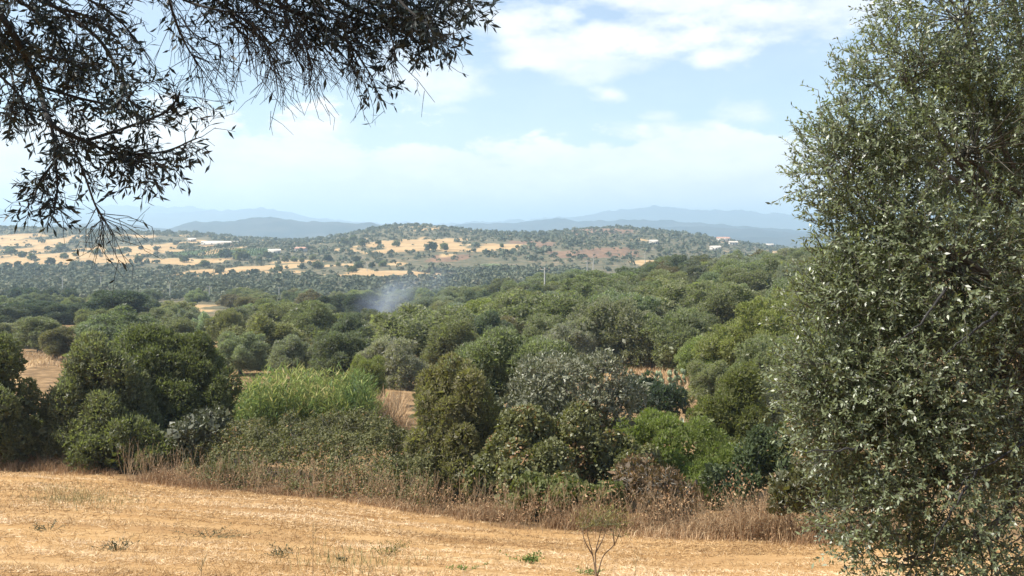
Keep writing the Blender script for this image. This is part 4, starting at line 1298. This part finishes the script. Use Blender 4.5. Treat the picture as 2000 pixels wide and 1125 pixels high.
def sapling():
    g = np.random.default_rng(5); x, y = hit(1165, 1130, 9, 30); base = np.array([x, y, gz(x, y)])
    e = link('sapling', None, label='bare-stemmed sapling with a thin yellow-green top at the bottom', cat='sapling'); e.location = base
    k = y / F
    T = Tubes(); tips = []
    for (pts) in [[(1165, 1130), (1158, 1085), (1147, 1040), (1150, 1010)], [(1165, 1130), (1163, 1080), (1172, 1040), (1165, 1005)], [(1166, 1130), (1178, 1090), (1200, 1065), (1212, 1030)],
                  [(1163, 1080), (1180, 1050), (1190, 1015)], [(1200, 1065), (1198, 1035), (1205, 1010)], [(1158, 1085), (1140, 1050), (1138, 1020)]]:
        P = bez([np.array([(a - 1165) * k, g.uniform(-.05, .05) * i, (1130 - b) * k]) for i, (a, b) in enumerate(pts)], 4)
        T.add(P, np.linspace(.012, .004, len(P)), 5); tips.append(P[-1])
    link('stem', T.mesh('stem', flat_mat('sapling_bark', (.16, .11, .07))), e)
    n = 380; t = np.array(tips)[g.integers(0, len(tips), n)]
    P2 = t + np.stack([g.normal(size=n) * .10, g.normal(size=n) * .10, g.uniform(-.12, .16, n)], 1)
    A = unit(g.normal(size=(n, 3)) + np.array([0, 0, 1.2]))
    link('leaves', kite_mesh('leaves', kites(P2, A, unit(g.normal(size=(n, 3))), g.uniform(.04, .09, n), .012), g.random(n), M_WEED_Y), e, kind='stuff')
    sel = g.integers(0, len(tips), 60); t0 = np.array(tips)[sel] - np.array([0, 0, .12]); t2 = P2[:60]
    link('twigs', Tubes().many(t0, (t0 + t2) / 2, t2, .004, .002).mesh('twigs', mat_stem), e, kind='stuff')
    for (px, py, top, lb, bend) in [(611, 1128, 1015, 'tall thin dry stalk standing alone in the stubble', .0), (1240, 1128, 1075, 'short forked dry stalk right of the bare sapling', .05), (392, 1128, 1090, 'thin dry stalk at the bottom of the stubble', .02)]:
        x, y = hit(px, py, 9, 30); z = gz(x, y); H = (py - top) * y / F
        e = link('dry_stalk', None, label=lb, cat='dry stalk'); e.location = (x, y, z)
        link('stem', Tubes().add(bez([(0, 0, -.02), (bend * .4, .01, H * .5), (bend, 0, H)], 5), np.linspace(.006, .0025, 11), 5).mesh('stem', flat_mat('dry_stalk', (.28, .2, .11))), e)
        for i in range(5):
            f = .35 + .12 * i; a = g.uniform(0, 6.28)
            p = np.array([bend * f, 0, H * f])
            link('side_twig', Tubes().add([p, p + np.array([math.cos(a) * .04, math.sin(a) * .04, .05]), p + np.array([math.cos(a) * .06, math.sin(a) * .06, .11])], [.003, .0025, .001], 4).mesh('side_twig', mat_stem), e)


sapling()


# ---------------------------------------------------------------- near olive trees: sprays of single leaves
def leaf_shape():
    """one folded, slightly curved leaf, length 1 along +Y, face +Z"""
    ys = [0, .18, .45, .75, 1.0]; ws = [.02, .09, .13, .09, .005]
    V = []
    for y, w in zip(ys, ws):
        z = -.10 * y * y
        V += [(-w, y, z + w * .25), (0, y, z), (w, y, z + w * .25)]
    Q = [(3 * k + j, 3 * k + j + 1, 3 * k + j + 4, 3 * k + j + 3) for k in range(4) for j in range(2)]
    return V, Q


LV, LQ = leaf_shape()


def leaf_mats(t, mat):
    return mesh_np('leaf', LV, LQ, mat, np.full(len(LV), t))


LEAVES = [leaf_mats(t, M_OLIVE) for t in (.15, .35, .55, .8)]
OVER_LEAVES = [leaf_mats(t, M_OVERHEAD) for t in (.15, .35, .55, .8)]


def sprays(P, D, Ls, nl, L, W, g, droop=.12, spread=.85, keep=None):
    """twigs from P along D with nl leaves each; returns leaf arrays (P, A, N, L, W) and twig triples"""
    n = len(P); D = unit(D); Ls = np.broadcast_to(Ls, (n,))
    side = unit(np.cross(D, unit(g.normal(size=(n, 3))))); side2 = np.cross(D, side)
    bend = np.array([0, 0, -1.]) * droop
    P1 = P + (D * .5 + bend * .25) * Ls[:, None] + side * (g.normal(size=(n, 1)) * .13 * Ls[:, None])
    P2 = P + (D + bend) * Ls[:, None]
    f = (np.arange(nl)[None] + g.random((n, nl))) / nl; f = .12 + .88 * f
    pos = P[:, None] * ((1 - f) ** 2)[:, :, None] + 2 * (P1 * 1.0)[:, None] * ((1 - f) * f)[:, :, None] + P2[:, None] * (f ** 2)[:, :, None]
    ph = np.arange(nl)[None] * 2.2 + g.uniform(0, 6.28, (n, 1)) + g.normal(size=(n, nl)) * .4
    out = np.cos(ph)[:, :, None] * side[:, None] + np.sin(ph)[:, :, None] * side2[:, None]
    A = unit(D[:, None] * g.uniform(.35, 1.1, (n, nl, 1)) + out * spread + np.array([0, 0, -.1]))
    Nn = unit(out * -.35 + D[:, None] * .8 + g.normal(size=(n, nl, 3)) * .45 + np.array([0, 0, .5]))
    sz = g.uniform(.6, 1.2, (n, nl))
    r = lambda a: a.reshape(-1, a.shape[-1]) if a.ndim == 3 else a.ravel()
    leaf = (r(pos), r(A), r(Nn), r(sz) * L, r(sz) * W)
    if keep is not None:
        k = g.random(n * nl) < np.repeat(keep, nl); leaf = tuple(a[k] for a in leaf)
    return leaf, (P, P1, P2)


def leaf_objects(parent, leaf, idx, base, col, protos=None):
    protos = protos or LEAVES
    for i in idx:
        p, a, nn = leaf[0][i] - base, unit(leaf[1][i]), leaf[2][i]
        s = unit(np.cross(a, nn)); nn = np.cross(s, a)
        o = link('leaf', protos[i % 4], parent, color=col)
        L, W = leaf[3][i], leaf[4][i]
        m = Matrix(((s[0] * W * 3.7, a[0] * L, nn[0] * L, p[0]), (s[1] * W * 3.7, a[1] * L, nn[1] * L, p[1]), (s[2] * W * 3.7, a[2] * L, nn[2] * L, p[2]), (0, 0, 0, 1)))
        o.matrix_local = m


def near_olive():
    g = np.random.default_rng(91)
    bx, by = (2110 - 1000) / F * 7.8, 7.8
    base = np.array([bx, by, gz(bx, by)])
    e = link('olive_tree', None, label='large near olive tree filling the right side, glossy small leaves', cat='tree'); e.location = base
    spec = [(1890, 40, .72, 7.7), (1780, 150, .52, 7.5), (1710, 250, .45, 7.4), (1660, 330, .40, 7.3), (1900, 300, .75, 7.3), (1720, 430, .50, 7.2), (1860, 520, .75, 7.1), (1690, 560, .45, 7.1), (1640, 620, .34, 7.1),
            (1625, 715, .32, 7.0), (1660, 720, .48, 7.0), (1780, 720, .65, 7.0), (1635, 815, .34, 7.0), (1700, 850, .45, 6.9), (1950, 760, .75, 7.0), (1840, 930, .55, 6.8), (1700, 1010, .32, 6.9), (1920, 1060, .55, 6.8), (1780, 1090, .36, 6.8),
            (2040, 150, .9, 8.0), (2060, 480, .95, 7.9), (2080, 800, .9, 7.8), (2060, 1060, .7, 7.6), (2260, 300, .95, 8.2), (2280, 650, .95, 8.2), (2250, 950, .8, 8.0), (1960, -130, .8, 8.2), (2150, -120, .9, 8.4),
            (1880, 250, .8, 9.0), (1860, 600, .8, 9.0), (2100, 400, 1.0, 9.4), (2150, 800, .9, 9.3), (1760, 400, .55, 8.4)]
    C = np.array([at(s[0], s[1], s[3]) for s in spec]); R = np.array([s[2] for s in spec])
    Pn, Dn = [], []
    ks = []
    for i, (c, r) in enumerate(zip(C, R)):
        vis = i < 19
        n = int((r ** 2) * (2500 if vis else 420 if spec[i][0] > 2110 or spec[i][1] < -60 else 1650))
        d = unit(g.normal(size=(n, 3)))
        rr = g.uniform(.25, 1.0, n) ** .5
        lump = 1 + .16 * np.sin(d[:, 0] * 5 + i) * np.sin(d[:, 2] * 6 + 2 * i) + .1 * g.normal(size=n)
        p = c + d * (r * rr * lump)[:, None] * .92
        Pn.append(p); Dn.append(unit(d * .8 + np.array([0, 0, .28]) + g.normal(size=(n, 3)) * .45)); ks += [i] * n
    P = np.concatenate(Pn); D = np.concatenate(Dn); ks = np.array(ks)
    hole = fbm(P[:, 0] / .34 + P[:, 1] * .9, P[:, 2] / .34 + P[:, 1] * .7, 2, 33) + .12 * g.normal(size=len(P))
    ok = (P[:, 2] > ground(P[:, 0], P[:, 1]) + .15) & (hole > np.where(ks < 19, -.12, -.6)); P, D, ks = P[ok], D[ok], ks[ok]
    # long shoots that break the outline
    m = 420; ii = g.choice(19, m); d = unit(g.normal(size=(m, 3)) + np.array([-.9, -.2, .25])); p = C[ii] + d * (R[ii] * .9)[:, None]
    leaf1, tw1 = sprays(P, D, g.uniform(.12, .26, len(P)), 12, .041, .0165, g, .1)
    leaf2, tw2 = sprays(p, unit(d + np.array([.1, 0, .6])), g.uniform(.12, .26, m), 13, .042, .016, g, .05)
    leaf = tuple(np.concatenate([a, b]) for a, b in zip(leaf1, leaf2))
    z0 = ground(leaf[0][:, 0], leaf[0][:, 1]) + .05
    ok = leaf[0][:, 2] > z0; leaf = tuple(a[ok] for a in leaf)
    col = (.120, .140, .070)
    px = 1000 + F * leaf[0][:, 0] / leaf[0][:, 1]; py = HOR - F * leaf[0][:, 2] / leaf[0][:, 1]
    front = (px < 1990) & (py > 5) & (py < 1120)
    cand = np.where(front)[0]; cand = cand[np.argsort(leaf[0][cand, 1])][:2600]; big = g.choice(cand, 300, replace=False)
    mask = np.ones(len(px), bool); mask[big] = False
    V = kites(leaf[0] - base, leaf[1], leaf[2], leaf[3], leaf[4])
    t = np.clip(g.normal(size=len(px)) * .2 + .4, 0, 1)
    q = V.reshape(-1, 4, 3)[mask].reshape(-1, 3)
    link('foliage', kite_mesh('foliage', q, t[mask], M_OLIVE), e, kind='stuff', color=col)
    leaf_objects(e, leaf, big, base, col)
    T = Tubes(); T.many(*(a[::2] - base for a in tw1), .0035, .0016); T.many(*(a - base for a in tw2), .004, .0016)
    # secondary shoots from lobe centres out to sprays
    sel = g.choice(len(P), 900, replace=False); s0 = C[ks[sel]] + g.normal(size=(900, 3)) * .05
    T.many(s0 - base, (s0 + P[sel]) / 2 - base + g.normal(size=(900, 3)) * .05, P[sel] - base, .008, .004)
    link('twigs', T.mesh('twigs', M_OTWIG), e, kind='stuff')
    tr = Tubes(); tr.add(bez([(0, 0, -.3), (.03, .02, .5), (-.08, .05, 1.1), (-.1, .05, 1.6)], 6), np.linspace(.24, .17, 19), 12)
    link('trunk', tr.mesh('trunk', M_BARK), e)
    st = np.array([-.1, .05, 1.5])
    for i, (c, r) in enumerate(zip(C, R)):
        v = c - base; h = np.array([v[0] * .35, v[1] * .4 + g.normal() * .1, st[2] + (v[2] - st[2]) * .55 + .15]) if v[2] > 1.2 else np.array([v[0] * .45, v[1] * .5, st[2] + .25])
        s0_ = st + g.normal(size=3) * .04; e0_ = v + g.normal(size=3) * .05
        w1, w2 = (s0_ + h) / 2 + g.normal(size=3) * .12, (h + e0_) / 2 + g.normal(size=3) * .14
        pts = bez([s0_, w1, h, w2, e0_], 4)
        link('branch', Tubes().add(pts, np.linspace(.05, .012, len(pts)), 6).mesh('branch', M_BARK), e)
    # the thin low bough seen crossing the lower crown
    for pts in ([(2080, 820, 6.5), (1990, 880, 6.45), (1900, 930, 6.4), (1830, 990, 6.4)], [(1900, 930, 6.4), (1850, 1000, 6.4), (1815, 1080, 6.4)], [(1960, 610, 6.5), (1900, 660, 6.4), (1840, 700, 6.35)], [(1860, 560, 6.45), (1800, 620, 6.4), (1750, 670, 6.35)],
                [(1690, 880, 6.5), (1640, 884, 6.45), (1560, 882, 6.4)]):
        q = bez([at(*p_) - base + g.normal(size=3) * .025 for p_ in pts], 6) + g.normal(size=(1 + 6 * (len(pts) - 1), 3)) * .006
        link('branch', Tubes().add(q, np.linspace(.010, .003, len(q)), 6).mesh('branch', M_TWIG), e)


near_olive()


def overhead_olive():
    g = np.random.default_rng(97)
    bx, by = -3.4, 1.2
    base = np.array([bx, by, gz(bx, by)])
    e = link('olive_tree', None, label='overhead olive tree whose dark branches hang into the upper left sky', cat='tree'); e.location = base
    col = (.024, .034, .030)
    tr = Tubes(); tr.add(bez([(0, 0, -.3), (.05, .05, .6), (.2, .15, 1.4), (.5, .4, 2.1)], 6), np.linspace(.3, .2, 19), 12)
    link('trunk', tr.mesh('trunk', M_BARK), e)
    fork = base + np.array([.5, .4, 2.1])
    # boughs: points (column, row, distance), leafiness at start and end
    B = [([(-80, -90), (30, 90), (75, 190), (100, 262), (165, 298), (230, 325), (300, 345)], 3.0, 1, .8, .012),
         ([(100, 262), (108, 330), (80, 372), (62, 420)], 3.0, .8, .9, .006), ([(108, 330), (112, 390), (105, 440)], 3.0, .7, .5, .004),
         ([(130, 282), (160, 350), (185, 420), (205, 455)], 3.05, .5, .2, .004), ([(165, 298), (255, 268), (325, 240), (352, 205)], 3.0, .9, .7, .006),
         ([(230, 325), (320, 318), (384, 292)], 3.05, .9, .55, .004), ([(-60, -100), (100, 10), (190, 90), (235, 170), (250, 215)], 2.9, 1, .8, .009),
         ([(-110, -20), (0, 110), (28, 200), (20, 250)], 3.1, 1, .5, .007), ([(0, -100), (140, -20), (225, 40), (275, 110)], 3.1, .9, .1, .006),
         ([(75, 190), (160, 215), (240, 232), (300, 262)], 3.1, .9, .7, .006), ([(-110, 90), (0, 170), (60, 235)], 2.9, 1, .5, .006),
         ([(-90, -60), (60, 20), (120, 100), (150, 180)], 3.2, 1, .9, .008), ([(-100, 40), (40, 120), (130, 140), (210, 150)], 3.2, 1, .7, .007), ([(20, -80), (80, 0), (170, 40), (230, 90)], 2.8, 1, .6, .007),
         ([(350, -150), (410, -20), (455, 40), (520, 100)], 3.0, 1, .1, .007), ([(450, -150), (540, 0), (620, 70), (680, 130), (728, 198)], 3.0, 1, .8, .009),
         ([(550, -150), (650, -10), (740, 60), (800, 115), (835, 140)], 3.0, 1, .8, .009), ([(650, -150), (760, -20), (840, 40), (885, 85)], 3.05, 1, .8, .008),
         ([(750, -120), (850, -20), (925, 22)], 2.95, 1, .8, .007), ([(300, -120), (335, 20), (360, 100), (395, 160)], 3.0, .6, 0, .005),
         ([(400, -100), (450, 40), (510, 120), (545, 190)], 3.05, .7, 0, .005), ([(500, -100), (570, 40), (595, 130), (610, 190)], 3.1, .8, 0, .005),
         ([(600, -140), (700, -10), (790, 30), (850, 55)], 3.15, 1, .7, .007), ([(480, -140), (580, -10), (680, 50), (750, 90)], 3.15, 1, .6, .007), ([(330, -120), (430, -30), (540, 20), (640, 50)], 3.1, 1, .4, .007), ([(560, -120), (620, 0), (660, 60), (690, 150)], 2.95, .9, .1, .006),
         ([(440, -120), (490, 0), (560, 60), (600, 130)], 2.9, .9, .05, .006), ([(700, -120), (780, 0), (830, 70), (850, 110)], 3.0, 1, .5, .006), ([(280, -120), (330, -20), (420, 30), (500, 40)], 3.05, .9, .3, .006), ([(640, -120), (720, 0), (760, 100), (775, 165)], 3.05, .9, .3, .005)]
    for i in range(9):                                                # bare thin shoots hanging under the middle boughs
        a = 345 + i * 40 + g.uniform(-14, 14); b = np.interp(a, [345, 480, 600, 720], [40, 70, 85, 95]) + g.uniform(-25, 15); L = g.uniform(70, 135); q = g.uniform(.25, .8)
        B.append(([(a, b), (a + L * q * .35, b + L * .45), (a + L * q, b + L)], 3.0 + g.uniform(-.1, .1), .04, .02, .0021))
    P, D, lf, thick = [], [], [], []
    twig = Tubes()
    for (pts, Y, l0, l1, r) in B:
        pts = [(a, b - (22 if a < 400 else 46) * min(1, max(0, b / 120))) for a, b in pts]
        Yv = Y + g.uniform(-.12, .12)
        q = bez([at(a, b, Yv + .08 * g.normal()) for a, b in pts], 7)
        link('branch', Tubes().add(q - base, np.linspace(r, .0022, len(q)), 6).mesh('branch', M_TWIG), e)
        if pts[0][1] < 0 or pts[0][0] < 0:                             # lead the bough back to the trunk
            s = q[0]; h = (fork + s) / 2 + np.array([0, 0, .55])
            w = bez([fork + g.normal(size=3) * .04, h, s], 8)
            link('branch', Tubes().add(w - base, np.linspace(.06, r, len(w)), 6).mesh('branch', M_BARK), e)
        seg = np.linalg.norm(np.diff(q, axis=0), axis=1); tot = seg.sum(); m = int(tot * (30 if r < .003 else 70))
        f = g.random(m); idx = np.minimum((f * (len(q) - 1)).astype(int), len(q) - 2)
        p = q[idx] + (q[idx + 1] - q[idx]) * g.random((m, 1)); tan = unit(q[idx + 1] - q[idx])
        P.append(p); D.append(unit(tan * .75 + g.normal(size=(m, 3)) * np.array([.6, .4, .6]) + np.array([.05, 0, -.08]))); lf.append(l0 + (l1 - l0) * f)
        thick.append(np.full(m, r))
    P, D, lf = np.concatenate(P), np.concatenate(D), np.concatenate(lf)
    # secondary twigs, bare ones hang longer
    n = len(P); Ls = np.where(lf < .35, g.uniform(.06, .2, n), g.uniform(.035, .12, n))
    D = np.where((lf < .35)[:, None], unit(D + np.array([.12, 0, -.5])), D)
    _, tw = sprays(P, D, Ls, 1, .03, .01, g, .12)
    twig.many(*(a - base for a in tw), .0017, .0009)
    # tertiary sprays with leaves
    k = 3; P3 = np.repeat(P, k, 0); f = g.uniform(.25, 1, n * k)[:, None]
    P3 = P3 * (1 - f) + np.repeat(tw[2], k, 0) * f; D3 = unit(np.repeat(D, k, 0) + g.normal(size=(n * k, 3)) * .6 + np.array([0, 0, -.08])); l3 = np.repeat(lf, k)
    leaf, tw3 = sprays(P3, D3, np.where(l3 < .35, g.uniform(.03, .11, n * k), g.uniform(.03, .075, n * k)), 4, .034, .0092, g, .12, keep=np.clip(np.where(l3 < .65, l3 ** 2 * 1.1, l3 * .95), 0.0, 1))
    twig.many(*(a - base for a in tw3), .0011, .0006)
    # the crown over the camera: shades the hanging boughs
    m = 3000; c = np.stack([g.uniform(-5.2, 1.6, m), g.uniform(-1.5, 5.2, m), g.uniform(.2, 1, m)], 1)
    low = np.maximum(.27 * np.maximum(c[:, 1], 0) + .8, .9); c[:, 2] = low + g.random(m) * 2.6
    rr = ((c[:, 0] + 1.9) / 3.6) ** 2 + ((c[:, 1] - 1.8) / 3.6) ** 2 + ((c[:, 2] - 1.2) / 2.6) ** 2; c = c[rr < 1]; m = len(c)
    leaf_c, tw_c = sprays(c, g.normal(size=(m, 3)) + np.array([0, 0, -.1]), g.uniform(.2, .4, m), 11, .075, .024, g, .1)
    twig.many(*(a - base for a in tw_c), .003, .0015)
    for i in range(14):
        tgt = np.array([g.uniform(-4.6, .8), g.uniform(-.8, 4.0), 0]); tgt[2] = max(.27 * tgt[1] + .8, .9) + g.uniform(.2, 1.3)
        w = bez([fork, (fork + tgt) / 2 + np.array([0, 0, .4]), tgt], 8)
        link('branch', Tubes().add(w - base, np.linspace(.09, .015, len(w)), 7).mesh('branch', M_BARK), e)
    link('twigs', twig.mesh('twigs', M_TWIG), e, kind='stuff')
    px = 1000 + F * leaf[0][:, 0] / leaf[0][:, 1]; py = HOR - F * leaf[0][:, 2] / leaf[0][:, 1]
    vis = np.where((px > 5) & (px < 960) & (py > 5))[0]; big = g.choice(vis, min(300, len(vis)), replace=False)
    mask = np.ones(len(px), bool); mask[big] = False
    allf = tuple(np.concatenate([a[mask], b]) for a, b in zip(leaf, leaf_c))
    V = kites(allf[0] - base, *allf[1:])
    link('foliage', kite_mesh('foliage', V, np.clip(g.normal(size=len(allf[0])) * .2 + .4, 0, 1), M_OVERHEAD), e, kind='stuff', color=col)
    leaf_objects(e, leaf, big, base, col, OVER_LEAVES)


overhead_olive()
